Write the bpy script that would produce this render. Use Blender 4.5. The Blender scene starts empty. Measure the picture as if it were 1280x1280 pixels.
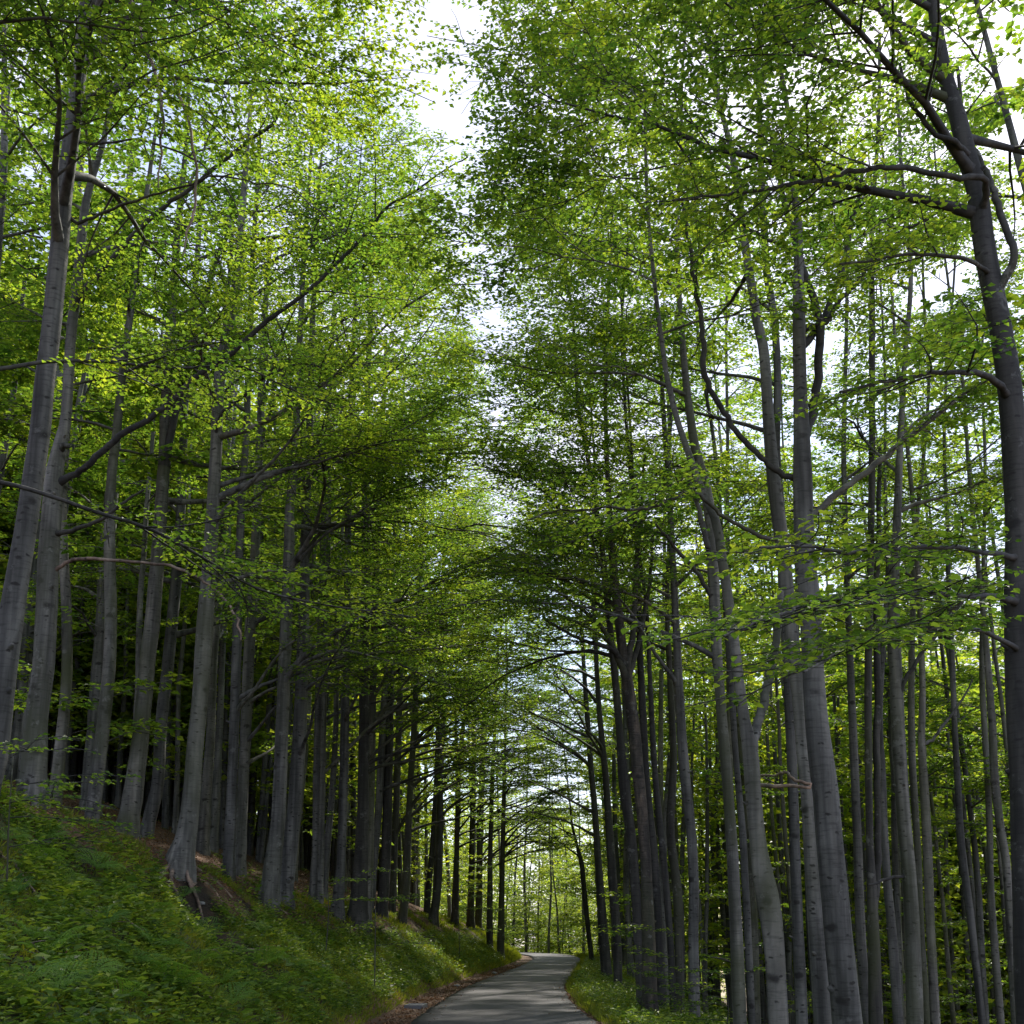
import bpy, math, random
import numpy as np
from mathutils import Vector

# ------------------------------------------------------------------ camera, sky, sun, exposure
SC = bpy.context.scene
R = math.radians
FPX, PY0, PITCH, CAMZ = 1389.0, 869.0, R(12.0), 1.7
cam = bpy.data.cameras.new('camera'); camo = bpy.data.objects.new('camera', cam)
SC.collection.objects.link(camo); SC.camera = camo
camo.location = (0, 0, CAMZ); camo.rotation_euler = (R(90) + PITCH, 0, 0)
cam.sensor_width = 36; cam.lens = 36 * FPX / 1280; cam.shift_y = (PY0 - 640) / 1280
cam.clip_start = 0.1; cam.clip_end = 2000

SUN_EL, SUN_AZ = R(50), R(25)          # azimuth clockwise from straight ahead (+Y)
world = bpy.data.worlds.new("World"); SC.world = world; world.use_nodes = True
wn, wl = world.node_tree.nodes, world.node_tree.links
bg = wn['Background']
sky = wn.new('ShaderNodeTexSky'); sky.sky_type = 'NISHITA'; sky.sun_disc = False
sky.sun_elevation = SUN_EL; sky.sun_rotation = SUN_AZ
tc = wn.new('ShaderNodeTexCoord'); cn = wn.new('ShaderNodeTexNoise')
cn.inputs['Scale'].default_value = 3.2; cn.inputs['Detail'].default_value = 6
cr = wn.new('ShaderNodeValToRGB'); cr.color_ramp.elements[0].position = .40; cr.color_ramp.elements[1].position = .62
cm = wn.new('ShaderNodeMix'); cm.data_type = 'RGBA'
wl.new(tc.outputs['Generated'], cn.inputs['Vector']); wl.new(cn.outputs['Fac'], cr.inputs['Fac'])
wl.new(cr.outputs['Color'], cm.inputs['Factor']); wl.new(sky.outputs['Color'], cm.inputs['A'])
cm.inputs['B'].default_value = (5.2, 5.35, 6.4, 1)
wl.new(cm.outputs['Result'], bg.inputs['Color']); bg.inputs['Strength'].default_value = 0.15

sun = bpy.data.lights.new('sun', 'SUN'); suno = bpy.data.objects.new('sun', sun); SC.collection.objects.link(suno)
sun.energy = 4.6; sun.angle = R(1.5); sun.color = (1, .94, .84)
sd = Vector((math.sin(SUN_AZ) * math.cos(SUN_EL), math.cos(SUN_AZ) * math.cos(SUN_EL), math.sin(SUN_EL)))
suno.rotation_euler = sd.to_track_quat('Z', 'Y').to_euler()
SC.view_settings.view_transform = 'Standard'; SC.view_settings.look = 'None'
SC.view_settings.exposure = 0.68; SC.view_settings.gamma = 1
cy = SC.cycles
cy.max_bounces = 7; cy.diffuse_bounces = 4; cy.glossy_bounces = 2; cy.transmission_bounces = 4; cy.transparent_max_bounces = 4
cy.use_denoising = True; cy.denoiser = 'OPENIMAGEDENOISE'; cy.denoising_input_passes = 'RGB_ALBEDO_NORMAL'; cy.denoising_prefilter = 'ACCURATE'
cy.sample_clamp_indirect = 8
cy.caustics_reflective = False; cy.caustics_refractive = False

rng = np.random.default_rng(7); rnd = random.Random(5)
COL = SC.collection

def at(px, py, d):
    xc = (px - 640) / FPX; yc = (PY0 - py) / FPX
    t = d / (math.cos(PITCH) - yc * math.sin(PITCH))
    return np.array([xc * t, d, CAMZ + t * (math.sin(PITCH) + yc * math.cos(PITCH))])

# ------------------------------------------------------------------ materials
def new_mat(name):
    m = bpy.data.materials.new(name); m.use_nodes = True
    nt = m.node_tree; b = nt.nodes['Principled BSDF']
    return m, nt.nodes, nt.links, b

def ramp(n, l, src, stops):
    r = n.new('ShaderNodeValToRGB'); e = r.color_ramp.elements
    while len(e) < len(stops): e.new(0.5)
    for k, (p, c) in enumerate(stops):
        e[k].position = p; e[k].color = (*c, 1) if len(c) == 3 else c
    l.new(src, r.inputs['Fac']); return r

def noise(n, l, vec, scale, detail=4, rough=.5, dist=0):
    t = n.new('ShaderNodeTexNoise'); t.inputs['Scale'].default_value = scale
    t.inputs['Detail'].default_value = detail; t.inputs['Roughness'].default_value = rough
    t.inputs['Distortion'].default_value = dist
    if vec is not None: l.new(vec, t.inputs['Vector'])
    return t

def mapping(n, l, src, scale):
    m = n.new('ShaderNodeMapping'); m.inputs['Scale'].default_value = scale; l.new(src, m.inputs['Vector']); return m.outputs['Vector']

def mix(n, l, fac, a, b, mode='MIX'):
    m = n.new('ShaderNodeMix'); m.data_type = 'RGBA'; m.blend_type = mode
    for key, v in (('Factor', fac), ('A', a), ('B', b)):
        if hasattr(v, 'links') or hasattr(v, 'is_linked'): l.new(v, m.inputs[key])
        elif isinstance(v, (int, float)): m.inputs[key].default_value = v
        else: m.inputs[key].default_value = (*v, 1)
    return m.outputs['Result']

def leaf_mat(name, hues, trans, gloss=.4, tf=.5, vs=.45):
    m, n, l, b = new_mat(name)
    g = n.new('ShaderNodeNewGeometry')
    r = ramp(n, l, g.outputs['Random Per Island'], hues)
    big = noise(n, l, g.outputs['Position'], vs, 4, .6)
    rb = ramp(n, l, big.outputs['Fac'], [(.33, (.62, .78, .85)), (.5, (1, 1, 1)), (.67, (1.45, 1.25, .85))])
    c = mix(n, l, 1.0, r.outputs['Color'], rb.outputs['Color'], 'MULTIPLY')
    l.new(c, b.inputs['Base Color']); b.inputs['Roughness'].default_value = gloss
    b.inputs['Specular IOR Level'].default_value = .35
    tr = n.new('ShaderNodeBsdfTranslucent')
    ct = mix(n, l, 1.0, c, trans, 'MULTIPLY'); l.new(ct, tr.inputs['Color'])
    ms = n.new('ShaderNodeMixShader'); ms.inputs['Fac'].default_value = tf
    l.new(b.outputs[0], ms.inputs[1]); l.new(tr.outputs[0], ms.inputs[2])
    l.new(ms.outputs[0], n['Material Output'].inputs['Surface'])
    return m

M = {}
M['leaf'] = leaf_mat('beech_leaf', [(0, (.030, .070, .012)), (.5, (.055, .11, .017)), (1, (.095, .15, .022))], (5.6, 4.6, 2.2))
M['leaf_far'] = leaf_mat('beech_leaf_far', [(0, (.05, .095, .014)), (1, (.11, .155, .022))], (5.6, 4.6, 2.3))
M['herb'] = leaf_mat('undergrowth_leaf', [(0, (.034, .072, .012)), (.55, (.10, .175, .023)), (1, (.21, .27, .036))], (2.7, 2.6, 1.7), .45, .4, 1.3)
M['fern'] = leaf_mat('fern_leaf', [(0, (.085, .18, .03)), (1, (.15, .26, .045))], (2.6, 2.6, 1.6), .5, .4)
M['moss'] = leaf_mat('moss_grass', [(0, (.10, .14, .013)), (1, (.23, .26, .024))], (1.8, 1.8, 1.2), .6, .35, .9)
M['dry'] = leaf_mat('dry_leaf', [(0, (.07, .035, .018)), (.5, (.17, .085, .04)), (1, (.30, .18, .10))], (1.0, .9, .8), .6, .15)

def bark(name, lo, mid, hi, rough=False):
    m, n, l, b = new_mat(name)
    g = n.new('ShaderNodeNewGeometry'); pos = g.outputs['Position']
    oi = n.new('ShaderNodeObjectInfo')
    n1 = noise(n, l, mapping(n, l, pos, (1, 1, .35)), 2.2 if not rough else 6, 6, .6, .5)
    base = ramp(n, l, n1.outputs['Fac'], [(.25, lo), (.5, mid), (.75, hi)]).outputs['Color']
    n2 = noise(n, l, mapping(n, l, pos, (3, 3, 26)), 1.0, 3, .6)            # fine level rings of beech bark
    rings = ramp(n, l, n2.outputs['Fac'], [(.34, (.55, .55, .55)), (.48, (1, 1, 1))])
    c = mix(n, l, .8, base, rings.outputs['Color'], 'MULTIPLY')
    st = noise(n, l, mapping(n, l, pos, (7, 7, .25)), 1.0, 4, .55)          # faint streaks where rain runs down
    c = mix(n, l, 1.0, c, ramp(n, l, st.outputs['Fac'], [(.36, (.50, .50, .50)), (.5, (1, 1, 1)), (.64, (1.5, 1.47, 1.42))]).outputs['Color'], 'MULTIPLY')
    nd = noise(n, l, pos, 7, 3)
    for sc_, thr, lo_, wd_ in (((1.9, 1.9, 3.0), .45, .10, .26), ((5.0, 5.0, 11), .35, .12, .30)):   # branch scars, then small level cracks
        v = n.new('ShaderNodeTexVoronoi'); v.feature = 'F1'; v.inputs['Scale'].default_value = 1.0
        addv = n.new('ShaderNodeVectorMath'); addv.operation = 'MULTIPLY_ADD'
        l.new(nd.outputs['Color'], addv.inputs[0]); addv.inputs[1].default_value = (.16, .16, .10); l.new(pos, addv.inputs[2])
        l.new(mapping(n, l, addv.outputs[0], sc_), v.inputs['Vector'])
        inv = n.new('ShaderNodeMath'); inv.operation = 'SUBTRACT'; inv.inputs[0].default_value = 1; l.new(v.outputs['Distance'], inv.inputs[1])
        near_ = n.new('ShaderNodeMapRange'); near_.interpolation_type = 'SMOOTHSTEP'; near_.inputs['From Min'].default_value = 1 - wd_; near_.inputs['From Max'].default_value = 1 - lo_
        l.new(inv.outputs[0], near_.inputs['Value'])
        sx = n.new('ShaderNodeSeparateColor'); l.new(v.outputs['Color'], sx.inputs[0])
        gt = n.new('ShaderNodeMath'); gt.operation = 'GREATER_THAN'; l.new(sx.outputs[0], gt.inputs[0]); gt.inputs[1].default_value = thr
        ml = n.new('ShaderNodeMath'); ml.operation = 'MULTIPLY'; l.new(near_.outputs['Result'], ml.inputs[0]); l.new(gt.outputs[0], ml.inputs[1])
        c = mix(n, l, ml.outputs[0], c, (.022, .020, .018))
    n3 = noise(n, l, mapping(n, l, pos, (1, 1, .5)), 1.1, 3)
    al = ramp(n, l, n3.outputs['Fac'], [(.42, (0, 0, 0)), (.66, (.9, .9, .9))])
    am = ramp(n, l, oi.outputs['Random'], [(.3, (0, 0, 0)), (.5, (.25, .25, .25)), (.8, (1, 1, 1))])
    c = mix(n, l, mix(n, l, 1.0, al.outputs['Color'], am.outputs['Color'], 'MULTIPLY'), c, (.050, .058, .026))
    n5 = noise(n, l, pos, 3.3, 5, .7)
    c = mix(n, l, ramp(n, l, n5.outputs['Fac'], [(.60, (0, 0, 0)), (.66, (.6, .6, .6))]).outputs['Color'], c, (.17, .172, .160))
    ov = ramp(n, l, oi.outputs['Random'], [(0, (.66, .67, .70)), (.5, (1, 1, 1)), (1, (1.3, 1.26, 1.18))])
    c = mix(n, l, 1.0, c, ov.outputs['Color'], 'MULTIPLY')
    l.new(c, b.inputs['Base Color']); b.inputs['Roughness'].default_value = .8
    bp = n.new('ShaderNodeBump'); bp.inputs['Strength'].default_value = .55 if not rough else 1
    bp.inputs['Distance'].default_value = .012 if not rough else .05
    n4 = noise(n, l, mapping(n, l, pos, (1, 1, 2.2) if not rough else (1, 1, .4)), 14, 6, .65)
    sm = n.new('ShaderNodeMath'); sm.operation = 'MULTIPLY'
    l.new(n4.outputs['Fac'], sm.inputs[0]); l.new(n2.outputs['Fac'], sm.inputs[1])
    l.new(sm.outputs[0], bp.inputs['Height']); l.new(bp.outputs[0], b.inputs['Normal'])
    return m
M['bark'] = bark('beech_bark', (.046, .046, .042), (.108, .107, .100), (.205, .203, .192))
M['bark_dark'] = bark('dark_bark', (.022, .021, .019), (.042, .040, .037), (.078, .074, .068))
M['bark_rough'] = bark('flaking_bark', (.025, .022, .020), (.052, .045, .040), (.15, .115, .09), True)
M['dead'] = bark('dead_wood', (.09, .06, .045), (.20, .14, .11), (.34, .27, .22))

def ground_mat():
    m, n, l, b = new_mat('forest_floor')
    g = n.new('ShaderNodeNewGeometry'); pos = g.outputs['Position']
    at_ = n.new('ShaderNodeAttribute'); at_.attribute_name = 'green'
    n1 = noise(n, l, pos, 9, 6, .65); n2 = noise(n, l, pos, 38, 4, .7); nb = noise(n, l, pos, .8, 4, .6)
    litter = ramp(n, l, n2.outputs['Fac'], [(.3, (.03, .018, .011)), (.5, (.10, .055, .03)), (.68, (.23, .13, .075))]).outputs['Color']
    moss = ramp(n, l, n1.outputs['Fac'], [(.3, (.018, .022, .007)), (.52, (.05, .065, .012)), (.7, (.10, .12, .018))]).outputs['Color']
    ad = n.new('ShaderNodeMath'); ad.operation = 'MULTIPLY_ADD'
    l.new(nb.outputs['Fac'], ad.inputs[0]); ad.inputs[1].default_value = 1.4
    sb = n.new('ShaderNodeMath'); sb.operation = 'SUBTRACT'; l.new(at_.outputs['Fac'], sb.inputs[0]); sb.inputs[1].default_value = .72
    l.new(sb.outputs[0], ad.inputs[2])
    fr = ramp(n, l, ad.outputs[0], [(.42, (0, 0, 0)), (.62, (1, 1, 1))])
    c = mix(n, l, fr.outputs['Color'], litter, moss)
    so = n.new('ShaderNodeAttribute'); so.attribute_name = 'soil'
    soil = ramp(n, l, n2.outputs['Fac'], [(.35, (.010, .007, .005)), (.6, (.028, .019, .013)), (.75, (.07, .05, .035))]).outputs['Color']
    c = mix(n, l, so.outputs['Fac'], c, soil)
    l.new(c, b.inputs['Base Color']); b.inputs['Roughness'].default_value = .95
    bp = n.new('ShaderNodeBump'); bp.inputs['Strength'].default_value = 1; bp.inputs['Distance'].default_value = .06
    l.new(n1.outputs['Fac'], bp.inputs['Height']); l.new(bp.outputs[0], b.inputs['Normal'])
    return m
M['ground'] = ground_mat()

def road_mat():
    m, n, l, b = new_mat('asphalt')
    g = n.new('ShaderNodeNewGeometry'); pos = g.outputs['Position']
    n1 = noise(n, l, mapping(n, l, pos, (1, .8, 1)), .45, 4, .55); n2 = noise(n, l, pos, 90, 3, .7)
    c1 = ramp(n, l, n1.outputs['Fac'], [(.3, (.050, .047, .049)), (.7, (.092, .087, .090))]).outputs['Color']
    sp = ramp(n, l, n2.outputs['Fac'], [(.3, (.8, .8, .8)), (.7, (1.15, 1.15, 1.15))]).outputs['Color']
    c = mix(n, l, .8, c1, sp, 'MULTIPLY')
    v = n.new('ShaderNodeTexVoronoi'); v.feature = 'DISTANCE_TO_EDGE'; v.inputs['Scale'].default_value = .12
    nd = noise(n, l, pos, 2.5, 4); ma = n.new('ShaderNodeVectorMath'); ma.operation = 'MULTIPLY_ADD'
    l.new(nd.outputs['Color'], ma.inputs[0]); ma.inputs[1].default_value = (1.2, 1.2, 0); l.new(pos, ma.inputs[2]); l.new(ma.outputs[0], v.inputs['Vector'])
    ck = ramp(n, l, v.outputs['Distance'], [(.0, (.45, .45, .45)), (.006, (1, 1, 1))]).outputs['Color']
    c = mix(n, l, .25, c, ck, 'MULTIPLY')
    l.new(c, b.inputs['Base Color']); b.inputs['Roughness'].default_value = .78
    bp = n.new('ShaderNodeBump'); bp.inputs['Strength'].default_value = .4; bp.inputs['Distance'].default_value = .004
    l.new(n2.outputs['Fac'], bp.inputs['Height']); l.new(bp.outputs[0], b.inputs['Normal'])
    return m
M['road'] = road_mat()
m, n_, l_, b_ = new_mat('grey_stone'); M['stone'] = m
nn = noise(n_, l_, None, 12, 5); l_.new(ramp(n_, l_, nn.outputs['Fac'], [(.3, (.14, .14, .14)), (.7, (.32, .32, .31))]).outputs['Color'], b_.inputs['Base Color']); b_.inputs['Roughness'].default_value = .8
m, n_, l_, b_ = new_mat('cast_iron'); M['iron'] = m
nn = noise(n_, l_, None, 20, 5); l_.new(ramp(n_, l_, nn.outputs['Fac'], [(.3, (.10, .105, .115)), (.7, (.19, .20, .215))]).outputs['Color'], b_.inputs['Base Color']); b_.inputs['Roughness'].default_value = .55; b_.inputs['Metallic'].default_value = .4

# ------------------------------------------------------------------ mesh helpers
class MB:
    def __init__(s): s.v = []; s.f = []; s.m = []; s.n = 0
    def add(s, V, F, mi=0):
        V = np.asarray(V, np.float32).reshape(-1, 3); F = np.asarray(F, np.int32)
        s.v.append(V); s.f.append(F + s.n); s.m.append(np.full(len(F), mi, np.int32)); s.n += len(V)
    def build(s, name, mats, parent=None, smooth=True, loc=None):
        me = bpy.data.meshes.new(name)
        if s.v:
            V = np.concatenate(s.v)
            if loc is not None: V = V - np.asarray(loc, np.float32)
            quads = [f for f in s.f if f.shape[1] == 4]; tris = [f for f in s.f if f.shape[1] == 3]
            mq = [m for f, m in zip(s.f, s.m) if f.shape[1] == 4]; mt = [m for f, m in zip(s.f, s.m) if f.shape[1] == 3]
            lp = np.concatenate([f.ravel() for f in quads + tris]); mi = np.concatenate(mq + mt)
            nq = sum(len(f) for f in quads); nt = sum(len(f) for f in tris)
            st = np.concatenate([np.arange(nq) * 4, nq * 4 + np.arange(nt) * 3]).astype(np.int32)
            me.vertices.add(len(V)); me.vertices.foreach_set('co', V.ravel())
            me.loops.add(len(lp)); me.loops.foreach_set('vertex_index', lp.astype(np.int32))
            me.polygons.add(nq + nt); me.polygons.foreach_set('loop_start', st)
            me.polygons.foreach_set('material_index', mi.astype(np.int32))
            me.polygons.foreach_set('use_smooth', np.full(nq + nt, smooth))
            me.update(calc_edges=True)
        for x in (mats if isinstance(mats, (list, tuple)) else [mats]): me.materials.append(x)
        o = bpy.data.objects.new(name, me); COL.objects.link(o)
        if loc is not None and parent is None: o.location = loc
        if parent is not None: o.parent = parent
        return o

def smooth_path(P, k=4):
    P = np.asarray(P, float)
    if len(P) < 3: return P
    Q = np.vstack([2 * P[0] - P[1], P, 2 * P[-1] - P[-2]]); out = []
    for i in range(1, len(Q) - 2):
        for t in np.linspace(0, 1, k, endpoint=False):
            a, b, c, d = Q[i - 1:i + 3]
            out.append(.5 * (2 * b + (c - a) * t + (2 * a - 5 * b + 4 * c - d) * t * t + (3 * b - a - 3 * c + d) * t ** 3))
    out.append(P[-1]); return np.array(out)

def tube(mb, P, rad, sides=8, mi=0, mod=None):
    P = np.asarray(P, float); rad = np.asarray(rad, float); n = len(P)
    T = np.gradient(P, axis=0); T /= np.linalg.norm(T, axis=1)[:, None] + 1e-9
    ref = np.array([0, 1, 0.]) if abs(T[0, 1]) < .9 else np.array([1., 0, 0])
    U = np.cross(T, ref); U /= np.linalg.norm(U, axis=1)[:, None] + 1e-9; W = np.cross(T, U)
    a = np.linspace(0, 2 * np.pi, sides, endpoint=False)
    rr = rad[:, None] * np.ones(sides)[None, :]
    if mod is not None: rr = rr * mod(P, a)
    V = P[:, None, :] + rr[:, :, None] * (np.cos(a)[None, :, None] * U[:, None, :] + np.sin(a)[None, :, None] * W[:, None, :])
    i = np.arange(n - 1)[:, None] * sides; j = np.arange(sides)[None, :]; j2 = (j + 1) % sides
    F = np.stack([i + j, i + j2, i + sides + j2, i + sides + j], -1).reshape(-1, 4)
    mb.add(V.reshape(-1, 3), F, mi)
    tip = P[-1] + T[-1] * rad[-1]
    base = (n - 1) * sides
    mb.add(np.vstack([V[-1], tip[None]]), np.stack([np.arange(sides), (np.arange(sides) + 1) % sides, np.full(sides, sides)], -1), mi)

def unit(v): return v / (np.linalg.norm(v, axis=-1, keepdims=True) + 1e-9)

UP = np.array([0, 0, 1.])
def fast_twigs(mb, P0, D, L, r, mi):
    """three sided tapered twigs, all in one go"""
    N = len(P0); D = unit(D); S = unit(np.cross(D, UP + .01)); W = np.cross(D, S)
    P1 = P0 + D * L[:, None] * .55 + np.array([0, 0, -.02]); P2 = P0 + D * L[:, None]
    V = []
    for P, k in ((P0, 1.0), (P1, .7), (P2, .25)):
        for a in (0, 2.094, 4.188):
            V.append(P + (math.cos(a) * S + math.sin(a) * W) * (r * k)[:, None])
    V = np.stack(V, 1)
    loc = []
    for s in (0, 3):
        for j in range(3): loc.append([s + j, s + (j + 1) % 3, s + 3 + (j + 1) % 3, s + 3 + j])
    F = (np.arange(N)[:, None, None] * 9 + np.array(loc)[None]).reshape(-1, 4)
    mb.add(V.reshape(-1, 3), F, mi)

def leaf_quads(mb, C, A, Nn, ln, wd, mi, fold=.18):
    """folded diamond leaves: base C, axis A, normal Nn"""
    A = unit(A); S = unit(np.cross(A, Nn)); Nn = np.cross(S, A)
    ln = ln[:, None]; wd = wd[:, None]
    V = np.stack([C, C + A * ln * .45 + S * wd * .5 + Nn * wd * fold, C + A * ln - Nn * ln * .08, C + A * ln * .45 - S * wd * .5 + Nn * wd * fold], 1)
    F = np.arange(len(C) * 4).reshape(-1, 4)
    mb.add(V.reshape(-1, 3), F, mi)

def leaf_shapes(mb, C, A, Nn, ln, wd, mi):
    """eight-cornered folded beech leaves for those seen close"""
    A = unit(A); S = unit(np.cross(A, Nn)); Nn = np.cross(S, A); ln = ln[:, None]; wd = wd[:, None]
    prof = [(0, 0), (.22, .36), (.5, .5), (.78, .34), (1, 0)]
    mid = [C + A * ln * t - Nn * ln * .16 * t * t for t, _ in prof]
    Lf = [mid[k] + S * wd * prof[k][1] + Nn * wd * .16 for k in (1, 2, 3)]; Rt = [mid[k] - S * wd * prof[k][1] + Nn * wd * .16 for k in (1, 2, 3)]
    V = np.stack(mid + Lf + Rt, 1)   # 0..4 mid, 5..7 left, 8..10 right
    base = np.arange(len(C))[:, None, None] * 11
    Q = np.array([[1, 5, 6, 2], [2, 6, 7, 3], [1, 2, 9, 8], [2, 3, 10, 9]]); T = np.array([[0, 5, 1], [3, 7, 4], [0, 1, 8], [3, 4, 10]])
    n0 = mb.n; mb.add(V.reshape(-1, 3), (base + Q[None]).reshape(-1, 4), mi)
    mb.n = n0; mb.add(np.zeros((0, 3)), (base + T[None]).reshape(-1, 3), mi); mb.n = n0 + len(C) * 11

# ------------------------------------------------------------------ road and terrain
ROAD = np.array([(.5, -40), (.35, -20), (.2, 0), (-.05, 12), (-.14, 20.4), (-.17, 27), (.12, 36), (.9, 46), (1.85, 57.6), (2.7, 70), (2.75, 80), (1.6, 88), (-2, 94.5), (-8, 98), (-18, 101), (-40, 108), (-80, 122)], float)
HW = np.interp(np.arange(len(ROAD)), [0, 3, 4, 5, 6, 8, 10, 16], [1.8, 1.8, 1.8, 1.62, 1.5, 1.4, 1.55, 1.7])
RC = smooth_path(ROAD, 5); RW = np.interp(np.linspace(0, len(ROAD) - 1, len(RC)), np.arange(len(ROAD)), HW)

def road_uv(x, y):
    """signed distance from the road edge (left positive), and the y of the nearest centre point"""
    x = np.atleast_1d(x).astype(float); y = np.atleast_1d(y).astype(float)
    best = np.full(x.shape, 1e9); sg = np.zeros(x.shape); yy = np.zeros(x.shape)
    for i in range(len(RC) - 1):
        a, b = RC[i], RC[i + 1]; ab = b - a; L2 = ab @ ab
        t = np.clip(((x - a[0]) * ab[0] + (y - a[1]) * ab[1]) / L2, 0, 1)
        dx = x - (a[0] + t * ab[0]); dy = y - (a[1] + t * ab[1]); d = np.hypot(dx, dy)
        w = RW[i] * (1 - t) + RW[i + 1] * t
        m = d < best
        best = np.where(m, d, best); sg = np.where(m, np.sign(ab[0] * dy - ab[1] * dx) * np.maximum(d - w, -w) + 0, sg)
        yy = np.where(m, a[1] + t * ab[1] + (a[0] < -2.5) * 0, yy)
        inside = m & (d < w)
        sg = np.where(inside, 0, sg)
    return sg, yy

def sm(a, b, x):
    t = np.clip((x - a) / (b - a), 0, 1); return t * t * (3 - 2 * t)

def wob(x, y, s):
    return (np.sin(x * 1.7 * s + 1.3) * np.cos(y * 1.3 * s + .4) + .6 * np.sin(x * 3.1 * s + y * 2.3 * s) + .4 * np.cos(y * 5.2 * s - x * 4.1 * s)) / 2

def height(x, y):
    u, yy = road_uv(x, y)
    hb = np.interp(yy, [0, 17, 22, 25, 31, 45, 65, 76, 84, 95], [3.9, 3.7, 3.0, 2.5, 1.95, 1.85, 1.6, 1.2, .7, .5])
    L = np.maximum(u, 0); q = np.maximum(L - .75, 0) * .86
    bank = hb * (1 - np.exp(-(q / hb) ** 1.0 * 1.0 - .25 * (q / hb) ** 4)) * 1.0
    k = sm(.7, 1.3, q / hb)
    flat = np.maximum(L - .75 - hb / .86 * .9, 0) * .36
    left = bank + flat + wob(x, y, 1) * .13 * sm(.8, 2, L) + wob(x, y, 3.1) * .07 * sm(.8, 2, L) + wob(x, y, .16) * .7 * sm(8, 20, L)
    Rr = np.maximum(-u, 0)
    right = .05 * sm(.05, .5, Rr) - .18 * np.clip(Rr - .4, 0, 2) - .42 * np.clip(Rr - 2.4, 0, 14) - .10 * np.clip(Rr - 16.4, 0, 400) + wob(x, y, 1.2) * .06 * sm(.6, 2, Rr)
    right = np.maximum(right, -22)
    h = np.where(u > 0, left, np.where(u < 0, right, 0)) 
    if HOL is not None: h = h - .45 * np.exp(-hollow(x, y) ** 2)
    h = np.minimum(h, 55)
    return h - .03

HOL = None
def bankw(y):
    """width of the steep bank, from the road edge to its brink"""
    return .75 + np.interp(y, [0, 17, 22, 25, 31, 45, 65, 76, 84, 95], [3.9, 3.7, 3.0, 2.5, 1.95, 1.85, 1.6, 1.2, .7, .5]) / .86

def h1(x, y): return float(height(x, y)[0])

def ray_ground(px, py, lo=5, hi=95):
    for d in np.arange(lo, hi, .1):
        p = at(px, py, d)
        if p[2] < h1(p[0], p[1]) - .02: return d
    return None


def hollow(x, y):
    """0 in the middle of the washed out hollow, 1 at its rim"""
    a, b = HOL; ab = b - a; t = np.clip(((x - a[0]) * ab[0] + (y - a[1]) * ab[1]) / (ab @ ab), 0, 1)
    return np.hypot(x - a[0] - t * ab[0], y - a[1] - t * ab[1]) / .62
_h = []
for q_ in ((240, 1118), (318, 1215)):
    p_ = at(*q_, ray_ground(*q_)); _h.append(p_[:2])
HOL = (np.array(_h[0]), np.array(_h[1]))
gx = np.concatenate([-np.geomspace(320, 16, 46), np.linspace(-15.6, 11, 190), np.geomspace(11.5, 320, 40)])
gy = np.concatenate([np.linspace(-60, 2, 25), np.linspace(2.5, 40, 190), np.linspace(40.4, 110, 160), np.geomspace(112, 420, 24)])
X, Y = np.meshgrid(gx, gy); Z = height(X.ravel(), Y.ravel())
mb = MB(); nx, ny = len(gx), len(gy)
i, j = np.meshgrid(np.arange(nx - 1), np.arange(ny - 1)); b0 = (j * nx + i).ravel()
mb.add(np.stack([X.ravel(), Y.ravel(), Z], 1), np.stack([b0, b0 + 1, b0 + nx + 1, b0 + nx], 1))
ground = mb.build('ground', M['ground']); ground['kind'] = 'structure'
U_, YY_ = road_uv(X.ravel(), Y.ravel())
grn = np.where(U_ > 0, sm(.9, 1.9, U_) * (1 - .9 * sm(-.3, 1.2, U_ - bankw(YY_) - 1.8 * (YY_ < 18.5))), 1 - .6 * sm(4, 9, -U_))
grn = np.where(np.abs(U_) < .3, .3, grn); grn = grn * (1 - np.exp(-hollow(X.ravel(), Y.ravel()) ** 4))
a_ = ground.data.attributes.new('green', 'FLOAT', 'POINT'); a_.data.foreach_set('value', grn.astype(np.float32))

soil_ = np.exp(-hollow(X.ravel(), Y.ravel()) ** 4) + sm(.62, .8, .5 + .5 * np.sin(X.ravel() * 2.3 + 1.1 * np.sin(Y.ravel() * 1.7)) * np.sin(Y.ravel() * 2.9 + X.ravel())) * (U_ > 1.2) * (U_ < 5)
a_ = ground.data.attributes.new('soil', 'FLOAT', 'POINT'); a_.data.foreach_set('value', np.clip(soil_, 0, 1).astype(np.float32))
mb = MB()
T = np.gradient(RC, axis=0); T = unit(T); Nn = np.stack([-T[:, 1], T[:, 0]], 1)
cols = []; ks = np.linspace(-1, 1, 9)
RC2 = smooth_path(RC, 6); RW2 = np.interp(np.linspace(0, 1, len(RC2)), np.linspace(0, 1, len(RW)), RW)
T = unit(np.gradient(RC2, axis=0)); Nn = np.stack([-T[:, 1], T[:, 0]], 1)
jit = rng.normal(0, .02, (len(RC2), 2)); jit = (jit + np.roll(jit, 1, 0)) * .8
for k in ks:
    w = RW2 + np.where(k < 0, jit[:, 0], jit[:, 1]) * abs(k)
    p = RC2 + Nn * (k * w)[:, None]
    cols.append(np.column_stack([p, np.full(len(p), .015 + .03 * (1 - k * k))]))
for k, s in ((0, -1), (8, 1)):
    e = cols[k].copy(); e[:, 2] = -.1; (cols.insert(0, e) if k == 0 else cols.append(e))
V = np.stack(cols, 1); n, c = V.shape[:2]
i, j = np.meshgrid(np.arange(c - 1), np.arange(n - 1)); b0 = (j * c + i).ravel()
mb.add(V.reshape(-1, 3), np.stack([b0, b0 + c, b0 + c + 1, b0 + 1], 1))
road = mb.build('road', M['road']); road['kind'] = 'structure'

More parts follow.
